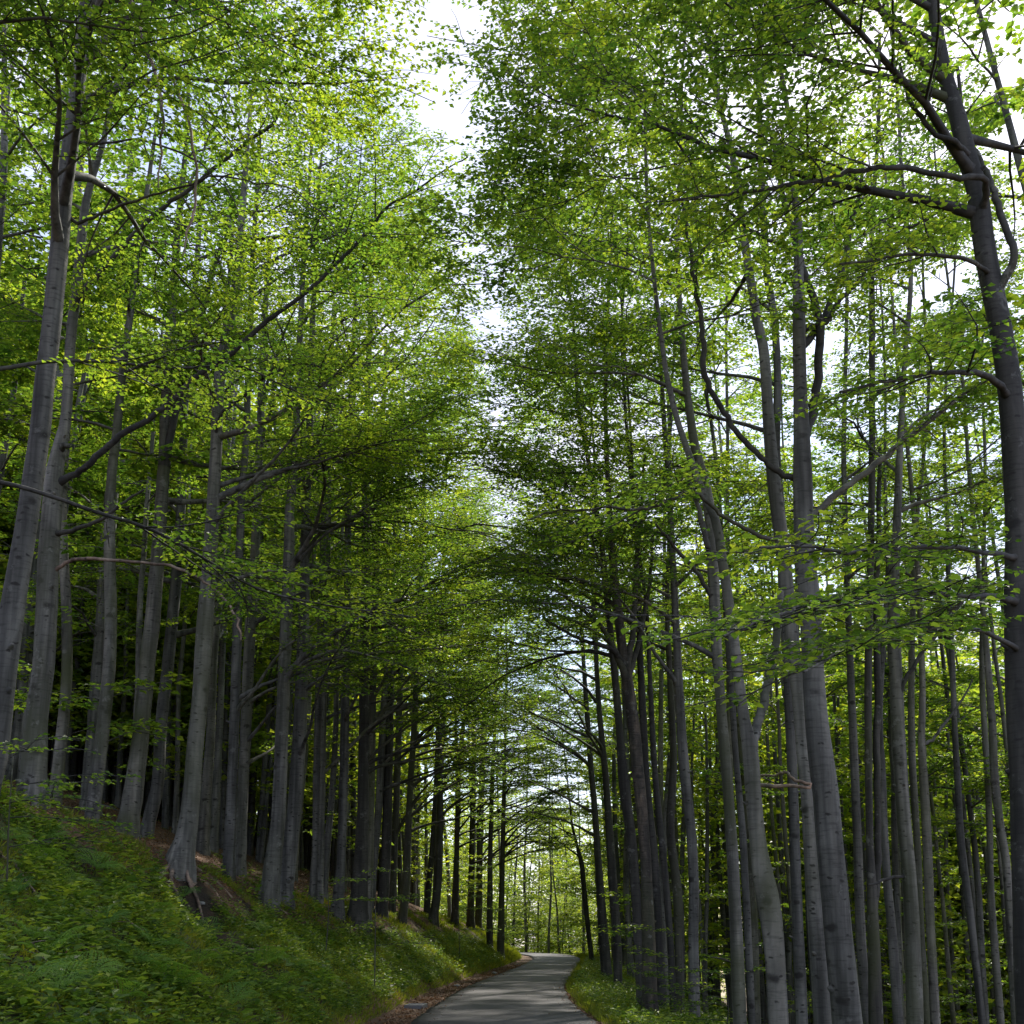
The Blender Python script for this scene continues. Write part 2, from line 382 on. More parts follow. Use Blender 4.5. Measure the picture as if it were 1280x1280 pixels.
# ------------------------------------------------------------------ trees
def tag(o, label, cat, group=None, kind=None):
    if label: o['label'] = label
    if cat: o['category'] = cat
    if group: o['group'] = group
    if kind: o['kind'] = kind

def empty(name, loc):
    o = bpy.data.objects.new(name, None); COL.objects.link(o); o.location = loc; o.empty_display_size = .3; return o

def keep_mask(C):
    """leaves keep clear of the strip of open sky over the road and of the road space itself"""
    c = np.interp(C[:, 1], RC[:60, 1], RC[:60, 0])
    z = C[:, 2]; wv = .5 * np.sin(z * 1.3) + .35 * np.sin(C[:, 1] * .9 + z) + 0.55 * np.sin(z * .42 + C[:, 1] * .21 + .5) 
    gapc = c * .45 - .62 + .3 * wv
    half = .13 + .0042 * C[:, 1] + .26 * np.sin(C[:, 1] * .7 + z * .5) + rng.normal(0, .13, len(C))
    a = (np.abs(C[:, 0] - gapc) < half) & (z > 6) & (C[:, 1] < 100)
    b = (np.abs(C[:, 0] - c) < 1.6) & (z < 6) & (C[:, 1] < 95)
    cam_ = np.linalg.norm(C - np.array([0, 0, CAMZ]), axis=1) < 4.2
    return ~(a | b | cam_)

def foliate(tw, lf, paths, s, dens=1.0, big=False, thin=True, start=.25, mask=True, spread=1.0):
    """paths: list of (points, length). fills tw with side twigs, lf with flat layered sprays of leaves. s = leaf scale"""
    P0, D, L = [], [], []
    for P in paths:
        seg = np.linalg.norm(np.diff(P, axis=0), axis=1); cum = np.concatenate([[0], np.cumsum(seg)]); tot = cum[-1]
        if tot < .2: continue
        n = max(3, int(tot * (1 - start) / (.16 * s ** .5) * dens))
        t = start * tot + (tot * (1 - start)) * (np.arange(n) + rng.random(n) * .8) / n
        pp = np.stack([np.interp(t, cum, P[:, k]) for k in range(3)], 1)
        dd = unit(np.stack([np.interp(t + .1, cum, P[:, k]) - np.interp(t - .1, cum, P[:, k]) for k in range(3)], 1) + 1e-6)
        sd = np.where(np.arange(n) % 2 == 0, 1, -1)[:, None]
        side = unit(np.cross(dd, UP)) * sd
        ang = R(50) + rng.normal(0, .22, n)
        d = dd * np.cos(ang)[:, None] + side * np.sin(ang)[:, None]; d[:, 2] = d[:, 2] * .22 + rng.normal(-.03, .05, n)
        rem = 1 - (t - start * tot) / (tot * (1 - start))
        ll = (.22 + .75 * np.sin(np.clip(rem, 0, 1) * 2.4) * min(1.0, tot / 2.5)) * (.75 + .5 * rng.random(n)) * spread
        P0.append(pp); D.append(unit(d)); L.append(ll)
    if not P0: return
    P0 = np.concatenate(P0); D = np.concatenate(D); L = np.concatenate(L)
    # second order: two side shoots on each
    m = L > .3
    S = unit(np.cross(D[m], UP)); sgn = np.where(rng.random(m.sum()) < .5, 1, -1)[:, None]
    Pm, Dm, Lm = P0[m], D[m], L[m]
    for f, q in ((.35, 1), (.65, -1)):
        Pq = Pm + Dm * (Lm * f)[:, None]; Dq = unit(Dm * .7 + S * sgn * q * .7 + rng.normal(0, .08, S.shape)); Lq = Lm * (1 - f) * .85
        P0 = np.vstack([P0, Pq]); D = np.vstack([D, Dq]); L = np.concatenate([L, Lq])
    if mask:
        k = keep_mask(P0 + D * (L * .6)[:, None]); P0, D, L = P0[k], D[k], L[k]
    if thin: fast_twigs(tw, P0, D, L, .0028 * s ** .5 + .004 * L * s ** .5, 1)
    nl = np.maximum(2, (L / (.042 * s) * dens).astype(int)); idx = np.repeat(np.arange(len(L)), nl)
    k = np.arange(len(idx)) - np.repeat(np.cumsum(nl) - nl, nl)
    t = (k + rng.random(len(k)) * .6) / nl[idx]
    C = P0[idx] + D[idx] * (L[idx] * t)[:, None] + rng.normal(0, .012 * s, (len(idx), 3))
    S = unit(np.cross(D[idx], UP)) * np.where(k % 2 == 0, 1, -1)[:, None]
    A = D[idx] * .6 + S * .8 + rng.normal(0, .22, C.shape); A[:, 2] = A[:, 2] * .6 - .12
    N_ = UP + rng.normal(0, .30, C.shape)
    ln = .078 * s * (.65 + .6 * rng.random(len(C))); wd = ln * .66
    (leaf_shapes if big else leaf_quads)(lf, C, A, N_, ln, wd, 0)

def collar(r):
    return r * (1 + .55 * np.exp(-np.arange(len(r)) / 1.2))

def grow_limb(p, d, L, r, n=9, curve=.5, wander=.10):
    """a limb that starts in direction d and bends towards level"""
    P = [np.array(p, float)]; d = unit(np.array(d, float)); st = L / n
    for k in range(n):
        d = d + rng.normal(0, wander, 3); d[2] -= curve * d[2] / n * 1.6; d = unit(d)
        P.append(P[-1] + d * st)
    return np.array(P)

def secondaries(mb, P, r0, s, n=None, lmax=9):
    seg = np.linalg.norm(np.diff(P, axis=0), axis=1).sum(); out = [P]
    n = n or int(2 + seg * 1.5)
    for k in range(n):
        t = .22 + .7 * (k + rng.random()) / n; i = min(int(t * (len(P) - 1)), len(P) - 2)
        dd = unit(P[i + 1] - P[i]); sd = np.cross(dd, UP) * (1 if k % 2 else -1)
        d = dd * .75 + unit(sd) * .7 + np.array([0, 0, rng.normal(-.02, .08)])
        L = min(seg * (1 - t) * .6 + .5, lmax)
        Q = grow_limb(P[i], d, L, .01, 5, .5, .12)
        tube(mb, Q, np.linspace(r0 * (1 - t) * .45 + .006, .004, len(Q)), 4, 0)
        out.append(Q)
    return out

def trunk_mod(z0, r0):
    ph = rng.random(6) * 6.28
    def f(P, a):
        z = P[:, 2:3] - z0
        fl = np.exp(-np.maximum(z, 0) / .38)
        lobes = .5 + .5 * np.cos(a[None] * 4 + ph[0] + .6 * np.sin(a[None] * 2 + ph[1]))
        m = 1 + fl * (.08 + .42 * lobes ** 1.5)
        m = m + .035 * np.sin(a[None] * 2 + ph[2] + z * .7) + .025 * np.sin(a[None] * 3 + ph[3] - z * 1.9) + .02 * np.sin(z * 4.1 + ph[4] + a[None])
        return m
    return f

def resample(P, r, step):
    P = np.asarray(P); seg = np.linalg.norm(np.diff(P, axis=0), axis=1); cum = np.concatenate([[0], np.cumsum(seg)])
    n = max(4, int(cum[-1] / step)); t = np.linspace(0, cum[-1], n)
    return np.stack([np.interp(t, cum, P[:, k]) for k in range(3)], 1), np.interp(t, cum, r)

def knots(mb, P, r, n):
    """short scarred stubs and swellings where old branches broke off"""
    for _ in range(n):
        i = rng.integers(2, len(P) - 2); a = rng.random() * 6.28
        d = np.array([math.cos(a), math.sin(a), .35]); rr = r[i]
        q = P[i] + d * rr * .55
        Q = np.array([q, q + d * rr * .5, q + d * (rr * .62 + rng.random() * .05)])
        tube(mb, Q, np.array([rr * .42, rr * .25, rr * .12]), 7, 0)

def hero(pts, label, d=None, top=26, cb=9.5, nl=13, side=0, limbs=(), bk='bark', lf_s=1.22, group=None, dead=(), crown=True, reach=1.0, sweep=0, dens=1.0, base_px=None):
    """a beech whose stem follows a measured line; limbs: list of (points, dy, leaves_from)"""
    bx, by = pts[0][0], pts[0][1]
    if d is None: d = ray_ground(bx, by)
    if d is None: d = 60
    lean = rng.normal(0, .012); lf_s = lf_s + .016 * (d - 15); dens = dens * float(np.interp(d, [18, 30, 45], [.88, .74, .66]))
    zb = at(bx, by, d)[2]
    W = []; rad = []
    for (x, y, w) in pts:
        p = at(x, y, d); p[1] = d + (p[2] - zb) * lean
        W.append(at(x, y, p[1])); rad.append(w * .5 * p[1] / FPX / .98)
    W = np.array(W); rad = np.array(rad)
    gz = h1(W[0, 0], W[0, 1])
    if W[0, 2] > gz + .05:                      # foot below the frame: carry the stem down to the soil
        n = max(1, int((W[0, 2] - gz) / 1.0)); sl = (W[0] - W[1]) / abs(W[0, 2] - W[1, 2]) * .6; sl[2] = -1
        ext = [W[0] + sl * (W[0, 2] - gz) * (k + 1) / n for k in range(n)]
        gz = h1(ext[-1][0], ext[-1][1]); ext[-1][2] = gz
        W = np.vstack([np.array(ext[::-1]), W]); rad = np.concatenate([rad[0] * (1 + .03 * np.arange(n, 0, -1)), rad])
    W = np.vstack([W[0] - np.array([0, 0, .35]), W]); rad = np.concatenate([[rad[0]], rad])
    k0 = W[1]
    if W[-1, 2] < top:
        dr = unit(W[-1] - W[-3]); n = max(2, int((top - W[-1, 2]) / 2)); st = (top - W[-1, 2]) / n
        for k in range(n):
            dr = unit(dr * .8 + UP * .25 + rng.normal(0, .05, 3)); W = np.vstack([W, W[-1] + dr * st / max(dr[2], .5)])
            rad = np.append(rad, rad[-1] * .84)
    P = smooth_path(W, 4); r = np.interp(np.linspace(0, 1, len(P)), np.linspace(0, 1, len(rad)), rad)
    P, r = resample(P, r, .30)
    r[r < .02] = .02
    base = np.array([k0[0], k0[1], gz])
    root = empty('beech_tree', base); tag(root, label, 'tree', group)
    mbt = MB(); tube(mbt, P, r / np.where(P[:, 2] < gz + .8, 1.12, 1), 16, 0, trunk_mod(gz, r[0]))
    knots(mbt, P[:len(P) * 2 // 3], r[:len(P) * 2 // 3], 7)
    mbt.build('trunk', M[bk], root, loc=base)
    crown_mb = MB()
    def stem_at(z):
        i = int(np.clip(np.searchsorted(P[:, 2], z), 1, len(P) - 1)); return P[i], r[i], unit(P[i] - P[i - 1])
    allp = []
    for (lp, dy, lf0, mt) in limbs:
        Q = []; rr = []
        for k, (x, y, w) in enumerate(lp):
            dd = d + dy * k / (len(lp) - 1); q = at(x, y, dd); Q.append(q); rr.append(w * .5 * dd / FPX)
        # begin inside the stem
        i = np.argmin(np.abs(P[:, 2] - Q[0][2])); Q[0] = P[i] * .9 + Q[0] * .1 if np.linalg.norm(P[i] - Q[0]) > .02 else Q[0]
        Q = smooth_path(Q, 4); rr = np.interp(np.linspace(0, 1, len(Q)), np.linspace(0, 1, len(rr)), rr)
        Q[1:-1] += rng.normal(0, .010, (len(Q) - 2, 3)); b = MB(); tube(b, Q, collar(rr), 8, 0)
        if mt == 'dead': pass
        elif lf0 < 1:
            k = int(len(Q) * max(lf0 - .1, 0)); allp.append((Q[k:], .1, 1.0))
            for S in secondaries(b, Q[k:], rr[k] * .9, 1)[1:]: allp.append((S, .15, 1.0))
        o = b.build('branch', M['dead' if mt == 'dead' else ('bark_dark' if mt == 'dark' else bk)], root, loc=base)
        if mt == 'dead': o['label'] = 'bare reddish dead branch'
    if crown:
        zs = cb + (top - cb) * (np.arange(nl) + rng.random(nl) * .7) / nl
        for q, z in enumerate(zs):
            p, rr, _ = stem_at(z); f = (z - cb) / (top - cb)
            az = rng.random() * 6.28 if side == 0 or rng.random() < .35 else (0 if side > 0 else math.pi) + rng.normal(0, .75)
            el = R(22 + 32 * f + rng.normal(0, 7)); L = (4.8 - 2.6 * f) * (.75 + .5 * rng.random()) * reach; toward = max(0, math.cos(az) * side); L *= 1 + (.75 if side > 0 else .35) * toward
            Q = grow_limb(p, (math.cos(az) * math.cos(el), math.sin(az) * math.cos(el), math.sin(el)), L, .04, 9, .8, .15)
            r0 = min(rr * .45, .012 * L + .012); b = MB(); tube(b, Q, collar(np.linspace(r0, .006, len(Q))), 6, 0)
            for S in secondaries(b, Q, r0, 1): allp.append((S, .22, 1.0))
            b.build('branch', M['bark_dark'] if bk != 'bark' else M[bk], root, loc=base)
        for q in range(sweep):                                   # long bare sweeping limbs that reach out over the road
            z = cb * (.62 + .5 * rng.random()); p, rr, _ = stem_at(z)
            az = (0 if side > 0 else math.pi) + rng.normal(-.1 if side > 0 else .1, .45); el = R(38 + rng.normal(0, 7))
            L = 5.2 * (.8 + .4 * rng.random()) * reach
            Q = grow_limb(p, (math.cos(az) * math.cos(el), math.sin(az) * math.cos(el), math.sin(el)), L, .05, 11, .75, .11)
            r0 = min(rr * .4, .05); b = MB(); tube(b, Q, collar(np.linspace(r0, .008, len(Q))), 6, 0)
            k = 4
            for S in secondaries(b, Q[k:], r0 * .7, 1): allp.append((S, .1, 1.0))
            b.build('branch', M[bk], root, loc=base)
    if allp:
        for st in (.1, .15, .22):
            foliate(crown_mb, crown_mb, [a for a, s0, _ in allp if s0 == st], lf_s, dens, start=st)
        crown_mb.build('crown', [M['leaf'], M['bark_dark']], root, smooth=False, loc=base)
    return root, P, r, base, d

def nolimb(p): return p
#HEROES
# ------------------------------------------------------------------ the trees of the uphill (left) side, stems measured one by one
LH = [
 dict(label='thick grey beech at the photo edge, its stem slanting out of frame', pts=[(-22,985,44),(-12,955,36),(0,870,32),(13,780,30),(26,700,28),(38,620,27),(50,540,27),(56,480,26),(66,390,25),(74,310,24),(80,240,23),(88,180,21),(98,100,19),(105,30,18),(112,-60,16)], d=15.5, side=1, cb=11.5, top=24, nl=16,
  limbs=[([(98,150,7),(118,118,6),(140,98,5),(175,70,4),(215,50,3)],-1,.45,''),([(97,190,4),(120,180,4),(165,175,3),(200,182,3),(240,198,3),(270,222,2),(290,245,2),(300,272,1)],-1,1,'dark'),
   ([(85,282,5),(97,278,5),(125,268,4),(160,255,4),(200,240,3),(240,230,3),(270,221,3),(320,228,2),(360,235,2),(400,265,2),(430,300,1)],-1.5,1,'dark'),
   ([(120,-100,8),(150,-50,8),(162,0,6),(170,25,6),(178,45,6),(185,65,5),(195,95,5),(202,130,5),(203,165,4),(200,200,3),(198,235,2)],-2,1,'dead'),
   ([(120,-104,5),(150,-55,5),(164,5,5),(176,38,5),(195,60,4),(210,90,4),(225,120,4),(235,150,4),(240,180,4),(246,220,4),(243,260,4),(235,290,3),(228,320,2)],-2.2,1,'dead')]),
 dict(label='grey beech stem half hidden between the two thickest stems at the photo edge', pts=[(12,975,22),(26,900,17),(32,820,17),(40,740,16),(47,680,15),(58,600,15),(69,540,16),(76,440,15),(84,350,14),(93,280,13),(99,220,11),(106,150,10)], side=1, cb=12, top=25, nl=9),
 dict(label='stout grey beech with knotted stub and bare reddish branch, beside the leafy bank sapling', pts=[(40,1003,32),(46,900,26),(55,820,26),(61,700,27),(67,600,24),(74,560,18),(83,520,14),(87,440,13),(94,370,13),(101,310,12),(106,260,11),(116,220,9),(130,175,8),(140,125,6)], side=1, cb=12.5, top=23, nl=8,
  limbs=[([(68,665,8),(78,666,7),(105,658,6),(128,648,5),(150,632,4),(180,612,3)],-.5,1,'dark'),([(68,712,6),(78,706,5),(95,699,5),(110,698,5),(150,701,4),(205,705,4),(232,715,4),(250,724,3),(270,738,3),(285,755,3),(297,775,3),(301,800,2)],-1,1,'dead'),
   ([(74,560,9),(80,556,8),(86,558,6)],-.2,1,'dark'),
   ([(90,385,9),(100,368,8),(125,340,7),(150,312,7),(175,285,7),(205,258,6),(240,235,6),(265,213,6),(320,170,5),(340,155,5),(360,125,4),(375,110,3),(415,80,2)],-1.5,.6,'dark'),
   ([(78,600,10),(95,592,9),(110,582,9),(125,566,9),(150,545,9),(190,520,8),(215,500,8),(240,475,8),(265,457,7),(290,440,7),(320,412,7),(350,390,6),(385,363,6),(420,330,5),(455,295,5),(480,262,4),(510,245,3),(525,235,3),(555,213,2),(585,196,2)],-1.5,.62,'dark')]),
 dict(label='straight grey beech just right of the stout one with the reddish dead branch', pts=[(112,1015,25),(119,920,21),(126,820,20),(130,760,19),(133,690,20),(138,640,17),(144,540,15),(146,460,15),(150,390,14),(155,320,12),(160,250,10),(166,180,8)], side=1, cb=11, nl=10, top=24,
  limbs=[([(136,612,5),(160,606,5),(200,600,4),(255,596,4),(320,605,4),(400,612,3),(450,610,2)],-1.5,.3,'dark'),([(138,640,5),(160,634,5),(200,628,4),(270,626,4),(320,615,3),(370,600,3),(420,590,2)],-1,.35,'dark'),
   ([(150,425,4),(170,398,4),(190,372,4),(204,350,3)],-.4,.6,'dark')]),
 dict(label='pale beech with flared foot that forks into two stems halfway up the photo', pts=[(158,1045,32),(168,980,23),(178,900,19),(185,820,19),(190,780,19),(197,700,18),(202,620,17),(206,570,16),(207,500,13),(212,440,13),(216,370,12),(221,310,11),(226,250,9),(232,190,7)], side=1, cb=11.5, nl=10, top=25,
  limbs=[([(205,585,12),(214,540,11),(228,480,10),(242,425,10),(258,370,9),(270,325,8),(285,290,6),(300,240,4)],.3,.7,'dark'),([(225,395,4),(250,382,4),(265,372,3),(300,345,3)],-.3,.7,'')]),
 dict(label='slim grey beech leaning close behind the pale forked one with the flared foot', pts=[(182,1048,20),(189,1015,16),(197,980,15),(202,900,15),(211,820,15),(217,760,14),(222,700,13),(226,640,12),(229,560,11),(231,500,10),(240,420,9),(246,330,8),(252,250,6)], cb=11, top=24, nl=10, side=1),
 dict(label='curved beech standing over bare exposed roots at the brink of the bank', pts=[(222,1085,36),(234,1040,25),(239,1000,22),(245,920,20),(251,860,19),(255,800,21),(262,700,18),(266,640,17),(270,560,16),(273,490,15),(282,430,12),(290,390,11),(296,340,10),(301,280,9),(308,200,7),(315,120,5)], side=1, cb=10.5, nl=12, top=25, sweep=1,
  limbs=[([(270,500,9),(272,460,8),(280,420,7),(285,360,6),(290,300,5),(285,270,4)],.4,.8,''),([(262,540,4),(275,520,4),(300,500,4),(320,480,4),(350,462,3),(385,455,3),(430,470,2)],-.8,.4,'dark')]),
 dict(label='slender beech rising behind the curved one with exposed roots', pts=[(252,1066,17),(257,1000,13),(263,920,11),(267,820,11),(273,760,10),(276,700,10),(282,600,10),(288,500,9),(296,400,8),(302,300,7),(310,200,5)], cb=11, top=24, nl=8),
 dict(label='very thin beech beside the slender one behind the exposed roots', pts=[(266,1066,13),(273,940,9),(278,820,8),(283,700,8),(290,560,7),(298,420,6),(306,300,5)], cb=11, top=23, nl=7),
 dict(label='slim straight beech on the mossy bank brink, right of the curved tree over bare roots', pts=[(285,1100,15),(289,1000,13),(294,880,13),(296,800,12),(299,700,10),(302,620,10),(307,560,9),(310,480,9),(313,400,8),(316,320,7),(322,230,6)], side=1, cb=10.5, top=24, nl=11,
  limbs=[([(310,480,5),(330,470,4),(355,452,4),(400,448,4),(440,462,3),(480,482,2)],-1,.3,'dark')]),
 dict(label='straight beech directly behind the slim one on the mossy brink', pts=[(299,1096,15),(303,1000,14),(309,870,14),(314,760,13),(318,700,12),(322,620,11),(325,540,10),(328,460,9),(332,380,8),(338,300,6)], side=1, cb=10.5, top=24, nl=10, sweep=1),
 dict(label='pale smooth beech, the front one of the close pair above the leafy bank', pts=[(335,1130,24),(341,1080,20),(345,1050,18),(349,1000,17),(353,900,17),(356,820,16),(359,750,15),(361,700,14),(362,640,12),(366,600,11),(370,540,10),(373,470,9),(376,400,8),(380,320,7),(386,240,5)], side=1, cb=10, top=25, nl=12, sweep=1,
  limbs=[([(352,858,10),(360,842,8),(372,828,7),(385,815,7),(405,800,6),(425,785,6),(450,772,5),(475,758,5),(510,745,4),(540,728,4),(570,712,3),(600,703,3),(640,680,2)],-1,.6,'')]),
 dict(label='scarred beech with dark bark patches, rear one of the close pair above the bank', pts=[(356,1132,24),(360,1080,19),(369,1000,17),(375,900,17),(378,820,15),(380,760,14),(381,700,12),(382,640,11),(385,580,10),(388,500,9),(390,420,8),(394,340,7),(398,250,5)], side=1, cb=9.5, top=25, nl=12, sweep=1,
  limbs=[([(378,705,6),(395,672,5),(420,660,5),(450,645,4),(470,635,4),(500,625,3),(540,615,2)],-1,.5,'dark'),([(362,692,5),(385,660,5),(410,655,4),(450,659,3),(485,661,2)],-.6,.6,'dark')]),
 dict(label='slender dark beech just right of the close pair', pts=[(392,1128,13),(395,1060,10),(397,960,11),(399,860,10),(401,780,9),(404,680,9),(408,580,8),(412,480,7),(418,380,6)], side=1, cb=9.5, top=23, nl=9),
 dict(label='thin pole of a beech touching the slender dark one beside the close pair', pts=[(400,1130,8),(403,980,7),(406,860,6),(410,700,6),(414,560,5)], cb=10, top=22, nl=6),
 dict(label='slender beech with a low fan of leaves in front of it', pts=[(421,1146,16),(426,1080,11),(429,1000,11),(431,900,11),(433,820,10),(434,740,9),(435,650,9),(437,560,8),(440,470,7),(444,380,5)], side=1, cb=9.5, top=24, nl=10, sweep=1),
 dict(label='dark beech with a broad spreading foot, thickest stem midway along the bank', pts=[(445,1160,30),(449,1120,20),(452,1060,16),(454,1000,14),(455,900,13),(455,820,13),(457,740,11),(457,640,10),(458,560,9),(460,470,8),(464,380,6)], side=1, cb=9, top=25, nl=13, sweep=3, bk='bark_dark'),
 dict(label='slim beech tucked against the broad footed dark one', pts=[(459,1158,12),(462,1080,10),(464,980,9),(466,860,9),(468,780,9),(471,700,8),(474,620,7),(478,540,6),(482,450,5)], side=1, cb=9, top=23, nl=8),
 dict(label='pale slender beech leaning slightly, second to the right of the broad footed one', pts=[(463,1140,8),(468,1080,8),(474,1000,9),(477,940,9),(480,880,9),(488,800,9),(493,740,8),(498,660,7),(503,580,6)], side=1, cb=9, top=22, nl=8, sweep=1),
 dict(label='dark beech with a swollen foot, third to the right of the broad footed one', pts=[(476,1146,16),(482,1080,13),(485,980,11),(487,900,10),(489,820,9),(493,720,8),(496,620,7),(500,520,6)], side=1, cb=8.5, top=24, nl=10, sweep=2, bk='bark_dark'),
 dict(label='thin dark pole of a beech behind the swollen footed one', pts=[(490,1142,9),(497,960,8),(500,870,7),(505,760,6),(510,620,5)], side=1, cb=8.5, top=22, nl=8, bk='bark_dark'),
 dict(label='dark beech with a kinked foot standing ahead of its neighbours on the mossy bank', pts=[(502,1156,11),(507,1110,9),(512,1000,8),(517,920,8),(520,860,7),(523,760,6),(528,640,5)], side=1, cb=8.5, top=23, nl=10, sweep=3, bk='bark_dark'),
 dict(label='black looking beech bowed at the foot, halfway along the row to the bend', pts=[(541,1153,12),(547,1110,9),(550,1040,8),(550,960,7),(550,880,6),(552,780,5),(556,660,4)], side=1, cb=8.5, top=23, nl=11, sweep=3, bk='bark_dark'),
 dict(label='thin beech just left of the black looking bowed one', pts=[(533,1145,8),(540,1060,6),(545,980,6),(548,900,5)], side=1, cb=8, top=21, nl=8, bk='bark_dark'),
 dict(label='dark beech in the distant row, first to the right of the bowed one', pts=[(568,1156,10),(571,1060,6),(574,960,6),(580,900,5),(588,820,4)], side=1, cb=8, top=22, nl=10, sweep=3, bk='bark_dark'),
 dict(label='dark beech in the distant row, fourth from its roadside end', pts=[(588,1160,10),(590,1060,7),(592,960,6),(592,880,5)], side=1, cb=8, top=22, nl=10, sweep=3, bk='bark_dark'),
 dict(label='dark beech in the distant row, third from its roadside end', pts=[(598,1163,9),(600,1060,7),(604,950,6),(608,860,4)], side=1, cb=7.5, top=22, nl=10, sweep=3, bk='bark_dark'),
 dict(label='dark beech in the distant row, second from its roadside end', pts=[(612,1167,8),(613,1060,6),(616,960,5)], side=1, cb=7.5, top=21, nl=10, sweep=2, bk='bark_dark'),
 dict(label='thin forking beech closing the row where the bank meets the road', pts=[(626,1172,9),(628,1080,6),(630,990,5),(632,900,3)], side=1, cb=7, top=19, nl=10, sweep=3, bk='bark_dark'),
]
